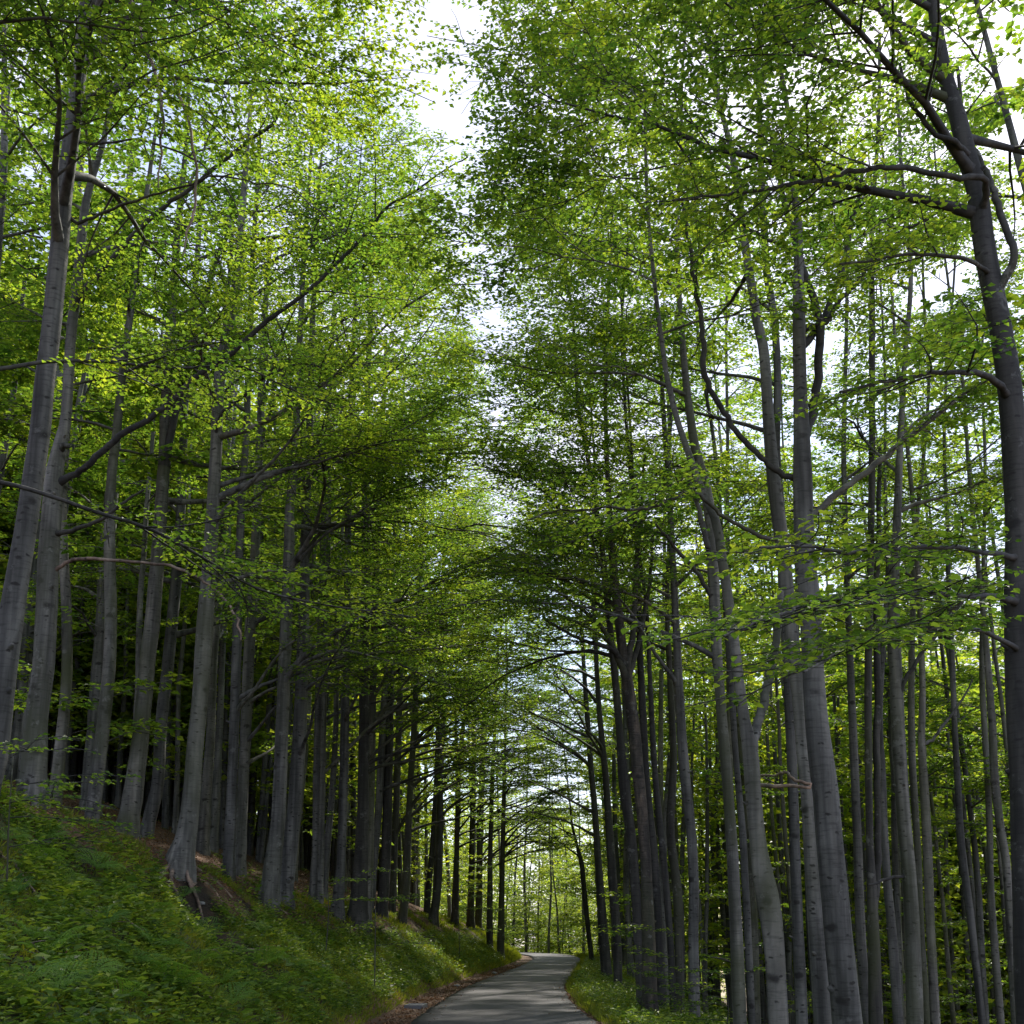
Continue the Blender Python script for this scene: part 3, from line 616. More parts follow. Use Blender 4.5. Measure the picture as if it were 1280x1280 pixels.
RH = [
 dict(label='large smooth grey beech that forks high up, thickest full stem on the downhill side', d=16, pts=[(1060,1285,35),(1051,1200,34),(1041,1100,34),(1033,1000,32),(1028,960,32),(1021,900,28),(1016,840,26),(1013,760,26),(1007,700,25),(1003,600,25),(1002,540,21),(1000,480,18),(999,400,18),(998,340,14),(998,280,11),(991,230,9),(988,160,7)], side=-1, cb=12.5, nl=11, top=23,
  limbs=[([(1006,548,14),(1016,515,13),(1021,480,12),(1024,440,12),(1025,402,12),(1016,372,11),(1003,335,10),(990,285,9),(978,240,8),(970,195,6),(960,150,4)],-.4,.75,'dark'),
   ([(1024,440,9),(1028,402,9),(1040,370,8),(1050,345,8),(1057,320,8),(1062,290,7),(1068,265,6),(1075,240,5),(1078,200,4)],.5,.7,'dark'),
   ([(1024,430,8),(1032,403,7),(1050,375,7),(1065,360,7),(1080,340,6),(1100,310,6),(1115,296,5),(1140,283,5),(1165,270,4),(1200,256,3)],-.5,.6,'dark'),
   ([(1000,600,10),(990,597,9),(970,588,8),(950,572,8),(925,545,8),(905,515,8),(890,490,8),(880,465,8),(879,430,8),(877,400,7),(872,370,7),(866,330,6),(858,280,5),(852,250,4)],-1.2,.75,'dark'),
   ([(1008,655,10),(1022,640,9),(1045,618,9),(1070,600,8),(1100,575,8),(1130,550,7),(1155,533,7),(1180,512,6),(1210,490,5),(1245,470,4)],-.8,.55,''),
   ([(1008,676,8),(985,671,6),(960,672,6),(930,660,6),(905,645,5),(885,628,5),(866,615,5),(845,622,5),(815,635,4),(790,636,4),(740,637,3),(690,640,3),(660,650,2)],-2,.45,'dark'),
   ([(1000,330,6),(985,310,6),(960,298,5),(935,285,5),(910,262,4),(880,225,4),(855,190,4),(830,150,2)],-1.5,.4,'dark')]),
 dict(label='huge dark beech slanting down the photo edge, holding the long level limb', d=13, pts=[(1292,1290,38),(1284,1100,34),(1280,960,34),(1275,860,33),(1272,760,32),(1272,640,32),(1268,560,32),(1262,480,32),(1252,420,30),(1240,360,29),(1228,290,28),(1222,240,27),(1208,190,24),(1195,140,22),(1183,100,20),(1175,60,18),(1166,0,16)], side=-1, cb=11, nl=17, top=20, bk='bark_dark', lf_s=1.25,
  limbs=[([(1240,240,10),(1232,226,9),(1200,222,9),(1160,215,8),(1130,210,8),(1090,210,7),(1060,215,7),(1020,225,6),(990,230,5),(960,236,5),(920,240,4),(880,245,3),(840,250,2)],-1.5,.35,'dark'),
   ([(1262,350,11),(1268,322,11),(1258,290,10),(1247,255,10),(1238,228,10),(1224,202,9),(1210,165,8),(1202,130,6),(1196,80,5)],.8,.8,''),
   ([(1272,745,9),(1240,746,8),(1200,744,8),(1150,741,7),(1100,744,7),(1050,748,7),(1000,758,6),(985,768,5),(945,780,4),(905,795,3)],-6.2,.12,'big'),
   ([(1272,800,6),(1230,790,6),(1180,785,5),(1120,790,5),(1080,800,5),(1040,820,4),(1005,840,3)],-6,.12,'big'),
   ([(1270,700,7),(1230,690,7),(1180,684,6),(1120,685,6),(1060,690,5),(1000,682,4),(950,684,3)],-4.5,.1,'big'),
   ([(1262,478,10),(1235,470,9),(1200,466,7),(1150,468,6),(1100,478,5),(1050,490,4)],-1.5,.25,'dark'),
   ([(1236,330,6),(1210,325,6),(1160,318,5),(1110,322,4),(1050,330,3)],-1,.3,'dark'),
   ([(1215,185,8),(1195,178,8),(1170,168,7),(1150,145,7),(1135,120,6),(1125,80,4)],-.5,.5,'dark')]),
 dict(label='long grey stem leaning against the large forked beech, just left of it', d=19, pts=[(1033,1290,27),(1024,1200,22),(1016,1100,19),(1010,1000,17),(1004,940,16),(997,860,16),(988,780,17),(980,700,18),(972,640,18),(966,590,18),(959,500,15),(955,440,14),(946,400,13),(940,360,12),(932,310,11),(923,240,10),(913,180,8),(902,140,6)], side=-1, cb=13, nl=9, top=24),
 dict(label='slim grey beech seen between the large forked tree and the knobbly one', d=24, pts=[(1003,1290,14),(995,1100,13),(988,900,13),(981,760,13),(975,640,13),(970,560,12),(972,480,10),(968,400,10),(958,340,10),(955,280,10),(952,220,9),(950,160,8),(948,80,6)], side=-1, cb=12, nl=9, top=26),
 dict(label='knobbly crooked beech with bulges and a low fork', d=15.5, pts=[(974,1290,25),(970,1220,23),(966,1170,25),(961,1130,28),(953,1090,24),(947,1050,19),(941,980,19),(938,940,20),(931,905,14),(926,870,13),(920,820,13),(912,760,13),(903,700,13),(896,655,12),(885,630,11),(872,600,10),(862,570,9),(848,530,8),(838,490,8),(829,440,6)], side=-1, cb=10.5, nl=7, top=15, sweep=0,
  limbs=[([(938,945,14),(943,925,12),(950,895,12),(957,865,12),(966,830,11),(972,790,10),(976,740,8)],1.0,1,''),([(1030,985,4),(1012,982,4),(995,975,4),(982,966,4),(968,970,3),(945,968,3),(935,966,2)],.4,1,'dead')]),
 dict(label='straight dark grey beech to the left of the knobbly crooked one', d=22, pts=[(925,1290,17),(921,1180,15),(916,1080,14),(911,1000,13),(906,940,14),(900,870,13),(895,800,14),(892,720,15),(888,650,15),(880,600,13),(869,560,12),(860,500,10),(854,440,9),(850,380,7),(846,300,5)], side=-1, cb=11, nl=10, top=23, sweep=1,
  limbs=[([(893,745,6),(880,730,6),(866,708,6),(848,690,5),(835,672,4),(820,655,3)],-.6,.6,'dark'),([(892,700,8),(884,680,8),(878,655,8),(872,630,6),(860,600,5)],-.5,.7,'')]),
 dict(label='slim beech growing close beside the straight dark grey one, on its right', d=27, pts=[(940,1285,9),(934,1150,9),(928,1040,9),(921,960,8),(914,860,8),(907,760,7),(900,640,6)], side=-1, cb=10, nl=9, top=23),
 dict(label='grey beech on the grassy shoulder between flaking dark tree and knobbly one', pts=[(868,1268,15),(867,1180,12),(867,1100,12),(863,1030,12),(855,960,13),(851,900,12),(848,840,11),(844,760,9),(840,680,8),(836,600,7),(830,520,6),(824,430,4)], side=-1, cb=8.5, nl=12, top=23, sweep=2, d=26),
 dict(label='dark multi-stemmed beech with flaking rough bark beside the road verge', pts=[(812,1258,19),(811,1180,16),(808,1100,14),(803,1020,14),(797,960,16),(791,900,16),(784,850,14),(778,810,12),(772,760,11),(766,700,10),(762,640,8),(758,560,6)], side=-1, cb=8.5, nl=12, top=21, sweep=1, bk='bark_rough', d=26,
  limbs=[([(784,855,9),(772,822,8),(762,800,7),(750,782,6),(735,768,5),(715,752,4),(690,735,3)],-1,.4,'dark'),([(786,840,9),(790,800,8),(793,760,7),(796,700,6),(802,640,5),(806,570,4)],.5,.6,'dark'),([(780,830,8),(765,812,7),(748,806,6),(728,800,5),(705,788,4),(682,775,3)],-2,.35,'dark'),([(785,850,7),(795,815,7),(803,780,6),(812,730,5),(816,670,4)],1,.6,'dark')]),
 dict(label='dark slim stem pressed against the flaking tree, on its roadward side', pts=[(802,1255,13),(799,1200,11),(795,1120,12),(788,1040,12),(780,980,14),(775,920,10),(768,840,9),(760,760,8),(752,680,7)], side=-1, cb=8, nl=10, top=22, sweep=2, bk='bark_dark', d=28),
 dict(label='dark slim stem just behind the flaking tree, on its forest side', pts=[(828,1264,10),(824,1180,11),(820,1100,11),(814,1040,11),(808,980,10),(804,900,9),(800,820,8),(797,700,6)], side=-1, cb=9, nl=9, top=22, bk='bark_dark', d=28),
 dict(label='thin bending stem, second from the flaking tree towards the forest', pts=[(842,1266,9),(838,1180,8),(832,1100,8),(826,1040,8),(820,980,7),(816,920,7),(812,840,6),(808,760,5)], side=-1, cb=9, nl=9, top=21, bk='bark_dark', d=27),
 dict(label='dark stem with a slight elbow, third from the flaking tree towards the forest', pts=[(850,1268,12),(849,1160,12),(845,1100,11),(838,1040,10),(840,990,10),(842,940,9),(838,860,8),(834,760,6)], side=-1, cb=9, nl=9, top=22, bk='bark_dark', d=30),
 dict(label='dark beech rising from the bright verge, nearest to the road after the flaking tree', pts=[(773,1240,11),(771,1180,11),(766,1100,11),(761,1030,9),(757,970,8),(750,900,7),(745,820,6)], side=-1, cb=7.5, nl=11, top=21, sweep=3, bk='bark_dark'),
 dict(label='dark beech behind the bright verge where the shoulder drops away', pts=[(758,1215,13),(752,1140,11),(748,1080,9),(744,1020,8),(738,950,7),(733,880,6)], side=-1, cb=7.5, nl=11, top=21, sweep=3, bk='bark_dark', d=44),
 dict(label='leaning black stem at the tip of the verge by the road bend', pts=[(740,1200,7),(735,1160,6),(730,1110,6),(727,1080,6),(722,1060,4),(715,1030,3),(712,1000,2)], side=-1, cb=6.5, nl=10, top=17, sweep=2, bk='bark_dark', d=62),
 dict(label='slender beech just right of the large forked one', d=28, pts=[(1084,1290,13),(1075,1150,12),(1072,1050,11),(1068,960,10),(1064,860,9),(1060,760,8),(1055,600,7)], side=0, cb=10, nl=9, top=24),
 dict(label='twin-stemmed dark beech joined low down, right of the large forked one', d=25, pts=[(1095,1290,17),(1093,1200,15),(1090,1120,13),(1087,1050,9),(1086,960,9),(1085,880,9),(1086,800,9),(1087,740,9),(1089,660,9),(1090,580,9),(1090,480,8),(1090,380,8),(1090,280,6)], side=0, cb=10.5, nl=10, top=25, bk='bark_dark',
  limbs=[([(1092,1135,9),(1097,1100,9),(1097,1040,9),(1096,960,9),(1097,880,10),(1096,800,9),(1096,740,8),(1098,650,7),(1100,560,5)],.3,.85,'dark')]),
 dict(label='grey mossy stem between the twin-stemmed tree and the strong straight one', d=27, pts=[(1124,1290,12),(1116,1180,11),(1109,1100,10),(1105,1030,9),(1103,960,8),(1100,900,7),(1104,800,6),(1110,700,5)], cb=10, nl=8, top=23),
 dict(label='strong straight beech, pale below and dark above, crossed by a low level spray of leaves', d=23, pts=[(1144,1290,19),(1141,1180,18),(1137,1100,17),(1131,1040,17),(1127,980,17),(1122,900,17),(1119,820,15),(1117,740,13),(1121,660,11),(1125,560,9),(1130,460,7)], side=0, cb=10, nl=12, top=24,
  limbs=[([(1120,880,6),(1132,850,6),(1150,820,5),(1170,795,5),(1190,770,4),(1215,735,3)],-.5,1,'dark'),([(1128,1090,4),(1110,1098,4),(1096,1104,3),(1085,1106,2)],-.5,1,'dark')]),
 dict(label='slim beech right beside the strong straight one', d=29, pts=[(1160,1290,9),(1152,1180,8),(1148,1080,8),(1143,1000,9),(1140,940,9),(1139,860,8),(1141,760,7),(1145,660,6)], cb=10, nl=8, top=23),
 dict(label='pale slim beech with a crooked elbow, second to the right of the strong straight one', d=26, pts=[(1170,1290,12),(1164,1180,10),(1160,1080,11),(1155,980,11),(1152,930,9),(1153,860,8),(1150,760,7),(1145,680,6)], cb=10, nl=9, top=23,
  limbs=[([(1153,935,4),(1165,925,4),(1180,905,4),(1200,880,3),(1215,850,2)],.4,1,'')]),
 dict(label='slim leaning beech with mossy stem, left of the last wide gap', d=28, pts=[(1229,1290,9),(1217,1180,9),(1207,1100,9),(1201,1050,9),(1197,980,8),(1193,900,7),(1190,820,7),(1186,740,6),(1184,650,5)], cb=9.5, nl=9, top=22),
 dict(label='slanting beech with greenish bark beside the huge dark tree at the photo edge', d=26, pts=[(1270,1290,9),(1262,1150,10),(1258,1080,10),(1250,1030,10),(1243,970,10),(1240,900,9),(1232,800,7),(1222,700,6)], cb=9.5, nl=9, top=22),
 dict(label='thin slanting stem close to the greenish slanting beech, on its left', d=30, pts=[(1252,1290,8),(1243,1180,9),(1238,1100,8),(1236,1000,8),(1228,860,7)], cb=10, nl=8, top=22),
 dict(label='thin beech in the gap between the knobbly tree and large forked one', d=32, pts=[(1022,1290,8),(1013,1180,8),(1009,1080,7),(1004,980,6),(998,860,6)], cb=9, nl=8, top=22),
]
HERO = {}
for T_ in LH + RH:
    a = dict(T_)
    lm = []
    big = []
    for L_ in a.get('limbs', ()):
        if L_[3] == 'big': big.append(L_)
        lm.append((L_[0], L_[1], 1 if L_[3] == 'big' else L_[2], 'dark' if L_[3] == 'big' else L_[3]))
    a['limbs'] = lm
    if a.get('side', 0) > 0 and a['pts'][0][0] > 200: a['sweep'] = a.get('sweep', 0) + 2
    HERO[a['label']] = (hero(**a), big)

# the huge dark tree's low limbs reach towards the viewer: their leaves are seen one by one
(root, P_, r_, base_, d_), big = HERO['huge dark beech slanting down the photo edge, holding the long level limb']
mb = MB(); paths = []
for (lp, dy, f0, _) in big:
    Q = smooth_path([at(x, y, d_ + dy * k / (len(lp) - 1)) for k, (x, y, w) in enumerate(lp)], 4)
    k = int(len(Q) * f0); tmp = MB()
    for S in secondaries(tmp, Q[k:], .016, 1, n=14, lmax=1.25): paths.append(S)
    tmp.build('branch', M['bark_dark'], root, loc=base_)
foliate(mb, mb, paths, 1.1, .72, big=True, start=.05, mask=False, spread=.75)
mb.build('crown', [M['leaf'], M['bark_dark']], root, smooth=False, loc=base_)

# a beech that stands out of frame on the uphill side and holds two long leafy limbs into the picture
pos0 = (-8.3, 12.0)
z0 = h1(*pos0); base_ = np.array([pos0[0], pos0[1], z0]); root = empty('beech_tree', base_)
tag(root, 'beech just outside the photo edge whose two long level leafy limbs cross the uphill stems', 'tree')
P = smooth_path([(pos0[0], pos0[1], z0 - .3), (pos0[0], pos0[1], z0 + 3), (pos0[0] + .15, pos0[1], z0 + 9), (pos0[0] + .4, pos0[1], 20)], 8)
mb = MB(); tube(mb, P, np.linspace(.22, .06, len(P)), 14, 0, trunk_mod(z0, .22)); mb.build('trunk', M['bark'], root, loc=base_)
cm_ = MB(); al = []
for lp, d0, d1 in (([(-300,600,7),(-100,592,6),(0,603,5),(60,619,5),(120,640,4),(170,655,4),(210,672,4),(250,695,3),(320,735,3),(400,755,3),(470,765,2),(520,772,2)], 12.2, 14),
                   ([(-300,520,8),(-100,470,6),(0,461,5),(60,452,5),(130,452,5),(220,460,4),(300,458,4),(360,485,3),(430,510,2)], 12.2, 14.5)):
    Q = smooth_path([P[np.argmin(abs(P[:, 2] - at(lp[0][0], lp[0][1], d0)[2]))]] + [at(x, y, d0 + (d1 - d0) * k / len(lp)) for k, (x, y, w) in enumerate(lp)][1:], 4)
    b = MB(); tube(b, Q, np.linspace(.034, .008, len(Q)), 7, 0); k = int(len(Q) * .3)
    al += secondaries(b, Q[k:], .02, 1, n=12); b.build('branch', M['bark_dark'], root, loc=base_)
foliate(cm_, cm_, al, 1.05, .7, start=.06, mask=False, spread=.8)
for q in range(8):
    z = 12 + q; i = int(np.argmin(abs(P[:, 2] - z))); az = rng.random() * 6.28
    Q = grow_limb(P[i], (math.cos(az), math.sin(az), .6), 4 - .2 * q, .04, 8, .8); b = MB(); tube(b, Q, np.linspace(.04, .008, len(Q)), 6, 0)
    a2 = secondaries(b, Q, .03, 1); b.build('branch', M['bark_dark'], root, loc=base_); foliate(cm_, cm_, a2, 1.3, .8)
cm_.build('crown', [M['leaf'], M['bark_dark']], root, smooth=False, loc=base_)

# ------------------------------------------------------------------ the beeches behind: prototypes, then copies
def proto(kind, seed):
    """kind 'mid': trunk, three branches, crown; kind 'far': trunk and crown"""
    global rng
    keep = rng; rng = np.random.default_rng(seed)
    H = 23 + rng.normal(0, 1.5); r0 = .115 + rng.random() * .04; cb = H * (.40 + .08 * rng.random())
    W = [np.array([0, 0, -.3]), np.array([0, 0, .3])]; p = np.array([0, 0, .3]); d = UP.copy()
    while p[2] < H:
        d = unit(d * .9 + UP * .12 + rng.normal(0, .028, 3)); p = p + d * 1.6; W.append(p)
    P = smooth_path(W, 3); r = r0 * (1 - .82 * np.clip(P[:, 2] / H, 0, 1) ** 1.2)
    root = empty('beech_tree', (0, 0, 0)); mbt = MB(); tube(mbt, P, r, 10 if kind == 'mid' else 7, 0, trunk_mod(0, r0))
    cr_ = MB(); paths = []; nb = 13 if kind == 'mid' else 9
    for q in range(nb):
        z = cb + (H - cb) * (q + rng.random() * .6) / nb; i = int(np.argmin(abs(P[:, 2] - z))); f = (z - cb) / (H - cb)
        az = q * 2.4 + rng.normal(0, .4); el = R(28 + 30 * f); L = (3.6 - 2.0 * f) * (.8 + .4 * rng.random())
        Q = grow_limb(P[i], (math.cos(az) * math.cos(el), math.sin(az) * math.cos(el), math.sin(el)), L, .03, 7, .8, .09)
        b = MB() if (kind == 'mid' and q < 3) else mbt
        tube(b, Q, np.linspace(min(r[i] * .5, .04), .006, len(Q)), 5, 0)
        paths += secondaries(b, Q, .03, 1, n=None if kind == 'mid' else 3)
        if kind == 'mid' and q < 3: b.build('branch', M['bark'], root)
    for q in range(8 if kind == 'mid' else 12):                       # small leafy shoots low on the stem
        z = 1.5 + rng.random() * (cb - 1.5); i = int(np.argmin(abs(P[:, 2] - z))); az = rng.random() * 6.28
        Q = grow_limb(P[i], (math.cos(az), math.sin(az), .35), .8 + 1.5 * rng.random(), .01, 4, .8, .12)
        tube(mbt, Q, np.linspace(.012, .004, len(Q)), 4, 0); paths.append(Q)
    s = 2.3 if kind == 'mid' else 3.3
    foliate(cr_, cr_, paths, s, .95, mask=False, start=.18, thin=kind == 'mid')
    mbt.build('trunk', M['bark'], root); cr_.build('crown', [M['leaf' if kind == 'mid' else 'leaf_far'], M['bark_dark']], root, smooth=False)
    rng = keep
    return root
PM = [proto('mid', 100 + k) for k in range(6)]; PF = [proto('far', 200 + k) for k in range(7)]
used = set()
def place(pr, x, y, s, rz, label, group, sxy=1.0):
    z = h1(x, y)
    if pr.name not in used:
        used.add(pr.name); o = pr
    else:
        o = pr.copy(); COL.objects.link(o)
        for ch in [c for c in SC.objects if c.parent == pr]:
            c = ch.copy(); COL.objects.link(c); c.parent = o
    o.location = (x, y, z); o.rotation_euler = (rnd.gauss(0, .02), rnd.gauss(0, .02), rz); o.scale = (s * sxy, s * sxy, s); tag(o, label, 'tree', group)
    return o
CH = {}
pts_all = [(h[0][3][0], h[0][3][1]) for h in HERO.values()]
# (x-range and y-range candidates are thinned to a natural spacing)
def scatter(n, test, gap, tries=60000):
    out = []
    for _ in range(tries):
        if len(out) >= n: break
        y = rnd.uniform(12, 96); x = rnd.uniform(-62, 62)
        if not test(x, y): continue
        if all((x - a) ** 2 + (y - b) ** 2 > gap * gap for a, b in pts_all) :
            out.append((x, y)); pts_all.append((x, y))
    return out
def inl(x, y):
    u, _ = road_uv(x, y); u = u[0]
    lim = 5.2 if y < 30 else 3.2
    return u > lim and abs(x) < .49 * y + 2.5 and y > 17
def inr(x, y):
    u, _ = road_uv(x, y); u = u[0]
    return u < -2.6 and abs(x) < .49 * y + 2.5 and y > 24 + 0 * x and y < 90
SHORT = ['slanting edge beech', 'half hidden beech', 'stout knotted beech', 'straight grey beech', 'pale forked beech', 'slim leaning beech', 'curved beech over roots', None, None, 'slim beech on the brink', None, 'pale close pair', None, 'slender dark beech', None, 'beech behind the leaf fan', 'broad footed beech', None, None, 'swollen footed beech', None, 'kinked foot beech', 'bowed black beech', None, 'first of the distant row', None, None, 'second row end beech', 'row closing beech',
 'large forked beech', 'huge dark slanting beech', None, None, 'knobbly crooked beech', 'straight dark grey beech', None, 'shoulder beech', 'flaking dark beech', None, None, None, None, 'bright verge beech', 'verge drop beech', 'leaning black stem', None, 'twin-stemmed beech', None, 'strong straight beech', None, 'crooked elbow beech', 'mossy leaning beech', 'greenish slanting beech', None, None]
NAMED = []
for nm, T_ in zip(SHORT, LH + RH):
    if nm: NAMED.append((float(np.interp(-1000, [-q[1] for q in T_['pts']], [q[0] for q in T_['pts']])), nm))
NAMED.sort()
def beside(x, y):
    px = 640 + FPX * x / y * .97; lo = [n for n in NAMED if n[0] <= px]; hi = [n for n in NAMED if n[0] > px]
    if not lo: return 'outside the ' + hi[0][1]
    if not hi: return 'beyond the ' + lo[-1][1]
    return 'between the ' + lo[-1][1] + ' and ' + hi[0][1]
def fill(sites, near_label, near_group, far_label, far_group, cut, s0):
    sites.sort(key=lambda p: p[1])
    for k, (x, y) in enumerate(sites):
        near = y < cut
        pr = rnd.choice(PM if near else PF)
        place(pr, x, y, rnd.uniform(.85, 1.12), rnd.uniform(0, 6.28), (near_label if near else far_label) + ' ' + beside(x, y), near_group if near else far_group, s0 * rnd.uniform(.8, 1.15))
# first the proto kinds get their own copy list before any copying
place(PM[2], 10.0, 16.5, 1.0, 1.0, 'tall beech outside the photo edge whose branch tips fill the topmost corner', 'tall beech outside the photo edge', 1.2)
SL = scatter(112, inl, 1.5); SR = scatter(124, inr, 1.4)
fill(SL, 'slender beech set back,', 'beeches behind the front row uphill', 'thin distant uphill beech,', 'distant beeches of the uphill wood', 42, 1.08)
fill(SR, 'slim downhill beech,', 'slim beeches of the downhill wood', 'thin distant downhill beech,', 'distant beeches of the downhill wood', 42, .92)
for p in PM + PF:
    if p.name not in used: print('UNUSED', p.name)

# ------------------------------------------------------------------ young bright trees beyond the road bend
def low_tree(seed):
    global rng
    keep = rng; rng = np.random.default_rng(seed)
    H = 15 + rng.random() * 3; root = empty('young_beech', (0, 0, 0)); W = [np.array([0, 0, -.3])]; p = np.array([0, 0, 0.]); d = UP.copy()
    W.append(p)
    while p[2] < H: d = unit(d * .9 + UP * .12 + rng.normal(0, .04, 3)); p = p + d * 1.4; W.append(p)
    P = smooth_path(W, 3); mbt = MB(); tube(mbt, P, .14 * (1 - .85 * np.clip(P[:, 2] / H, 0, 1)), 8, 0, trunk_mod(0, .14)); paths = []
    for q in range(22):
        f = q / 22; z = 3.2 + (H - 3.6) * f; i = int(np.argmin(abs(P[:, 2] - z))); az = q * 2.4 + rng.normal(0, .6); el = .35 + rng.normal(0, .25) + .7 * f
        Q = grow_limb(P[i], (math.cos(az), math.sin(az), el), (2.2 + 3.2 * math.sin(min(1, f * .8 + .3) * 3.0)) * (.6 + .6 * rng.random()), .03, 7, .6, .2)
        tube(mbt, Q, np.linspace(.045, .008, len(Q)), 5, 0); paths += [Q] + [grow_limb(Q[3 + k % 4], unit(Q[-1] - Q[0]) + rng.normal(0, .55, 3), 1.4 + rng.random(), .02, 4, .5, .2) for k in range(5)]
    cr_ = MB(); foliate(cr_, cr_, paths, 3.0, .92, mask=False, start=.05, thin=False, spread=1.25)
    mbt.build('trunk', M['bark_dark'], root); cr_.build('crown', [M['leaf_far'], M['bark_dark']], root, smooth=False)
    rng = keep; return root
PL = [low_tree(300 + k) for k in range(3)]
spots = [(-4,103),(7.5,101),(1.2,104),(4.5,105),(-7,104),(10.5,109),(2.5,111),(6.5,116),(-3.5,109),(15,103),(0.5,115),(-5,107),(9.5,104),(5.2,108),(12,99),(-9,112),(14,107),(-2,113),(8,113),(3,118),(-14,116),(18,112),(-6,120),(12,119),(0,124),(6,126),(20,121)]
for k, (x, y) in enumerate(spots):
    place(PL[k % 3], x, y + 1.5, rnd.uniform(.5, .85), rnd.uniform(0, 6.28), 'sunlit low beech with bright branches beyond the road bend', 'young beeches beyond the road bend', 1.0)

for k, (x, y, s_) in enumerate([(7.4, 70, .85), (9.6, 79, 1.0), (10.5, 90, .9)]):
    place(PL[k % 3], x, y, rnd.uniform(.9, 1.1), rnd.uniform(0, 6.28), 'full bushy beech on the outer side of the road bend', 'bushy beeches around the outer road bend', s_ * 1.15)
for k, (x, y) in enumerate([(5.2, 50), (6.6, 54), (6.0, 61), (7.6, 67), (7.2, 77), (8.6, 83)]):
    place(PM[k], x, y, rnd.uniform(.95, 1.1), rnd.uniform(0, 6.28), 'tall beech of the outer roadside row short of the bend', 'tall beeches lining the outer roadside', 1.1)
for k, (x, y) in enumerate([(-1.0, 101), (1.3, 103), (3.2, 100.5), (4.6, 104), (6.4, 102.5), (8.0, 105), (9.6, 101), (2.4, 108), (5.8, 110), (-3.4, 106), (11.5, 106), (0.2, 112)]):
    place(PF[k % len(PF)], x, y, rnd.uniform(.8, .98), rnd.uniform(0, 6.28), 'slender dark stem in the row across the end of the road', 'row of stems across the road end', 1.15)
# ------------------------------------------------------------------ the wood that goes on out of sight behind
mt_, ml_ = MB(), MB()
for k in range(1420):
    side = rnd.random()
    y = rnd.uniform(98, 165) if side > .22 else rnd.uniform(30, 95)
    x = rnd.uniform(-.58, .58) * y if y > 96 else (1 if rnd.random() < .5 else -1) * rnd.uniform(.52 * y + 4, .52 * y + 22)
    u = road_uv(x, y)[0][0]
    if k % 3 == 0: y = rnd.uniform(48, 98); x = -rnd.uniform(.22, .5) * y - 4
    if k % 5 == 1: y = rnd.uniform(60, 98); x = rnd.uniform(.2, .5) * y
    u = road_uv(x, y)[0][0]
    if k >= 760:                                     # more bare poles low on the slopes, with thin tops
        y = rnd.uniform(46, 98); x = (-1 if rnd.random() < .62 else 1) * rnd.uniform(.08, .5) * y; u = road_uv(x, y)[0][0]
    if abs(u) < (14 if k < 760 else 7) or (abs(x) < 24 and 90 < y < 120): continue
    z = h1(x, y); H = rnd.uniform(19, 25)
    P = np.array([(x, y, z - .3), (x + rnd.gauss(0, .3), y, z + H * .5), (x + rnd.gauss(0, .6), y, z + H)]); P = smooth_path(P, 3)
    tube(mt_, P, np.linspace(.16, .03, len(P)), 6, 0)
    n = 430 if k < 760 else 110; f = rng.random(n) ** .9; zz = z + H * (.14 + .88 * f); rr = 3.4 * np.sqrt(rng.random(n)) * (1 - .55 * f); aa = rng.random(n) * 6.28
    C = np.stack([x + rr * np.cos(aa), y + rr * np.sin(aa), zz], 1)
    C = np.repeat(C, 4, 0) + rng.normal(0, (.35, .35, .10), (n * 4, 3))
    leaf_quads(ml_, C, rng.normal(0, 1, C.shape) * (1, 1, .3), UP + rng.normal(0, .45, C.shape), np.full(len(C), .40), np.full(len(C), .27), 0)
o = mt_.build('distant_forest_trunks', M['bark']); tag(o, 'massed stems of the wood far behind', 'forest', kind='stuff')
o = ml_.build('distant_forest_foliage', M['leaf_far'], smooth=False); tag(o, 'massed pale green foliage of the wood far behind', 'foliage', kind='stuff')
#GROUNDCOVER
# ------------------------------------------------------------------ ground cover
def surf(n, x0, x1, y0, y1, test):
    x = rng.uniform(x0, x1, n * 4); y = y0 + (y1 - y0) * rng.random(n * 4) ** 1.25
    u, yy = road_uv(x, y); k = test(x, y, u) & (np.abs(x) < .50 * y + 2.0) & ((hollow(x, y) > .95 + .25 * np.sin(x * 7 + y * 5)) | (rng.random(len(x)) < .06))
    x, y, u = x[k][:n], y[k][:n], u[k][:n]
    return np.stack([x, y, height(x, y)], 1), u
def patch(x, y, s, ph=0): return .5 + .35 * np.sin(x * s + ph + 1.3 * np.sin(y * s * .8)) * np.cos(y * s * 1.1 - ph) + .15 * np.sin(x * s * 3.3 + y * s * 2.7)

# leaf litter
mb = MB()
C, u = surf(90000, -30, 6, 7, 60, lambda x, y, u: (u > -.2) & ((u < 1.3) | (u > bankw(y) - .5) | (patch(x, y, 1.5, 1) > .66)) & (u < 30))
A = rng.normal(0, 1, C.shape); A[:, 2] *= .3; sz = rng.uniform(.05, .085, len(C))
leaf_quads(mb, C + np.array([0, 0, .012]), A, UP + rng.normal(0, .45, C.shape) + np.array([.2, 0, 0]), sz, sz * .62, 0, .25)
C, u = surf(5000, 1, 9, 14, 60, lambda x, y, u: (u < -.05) & (u > -3))
A = rng.normal(0, 1, C.shape); A[:, 2] *= .3; sz = rng.uniform(.05, .08, len(C))
leaf_quads(mb, C + np.array([0, 0, .012]), A, UP + rng.normal(0, .4, C.shape), sz, sz * .62, 0, .25)
C, u = surf(900, -3, 4, 12, 50, lambda x, y, u: (u == 0))
C[:, 2] += .055; c0 = np.interp(C[:, 1], ROAD[:, 1][:10], ROAD[:, 0][:10]); C = C[np.abs(C[:, 0] - c0) > 1.15]
A = rng.normal(0, 1, C.shape); A[:, 2] = 0; sz = rng.uniform(.05, .07, len(C))
leaf_quads(mb, C, A, UP + rng.normal(0, .12, C.shape), sz, sz * .6, 0, .2)
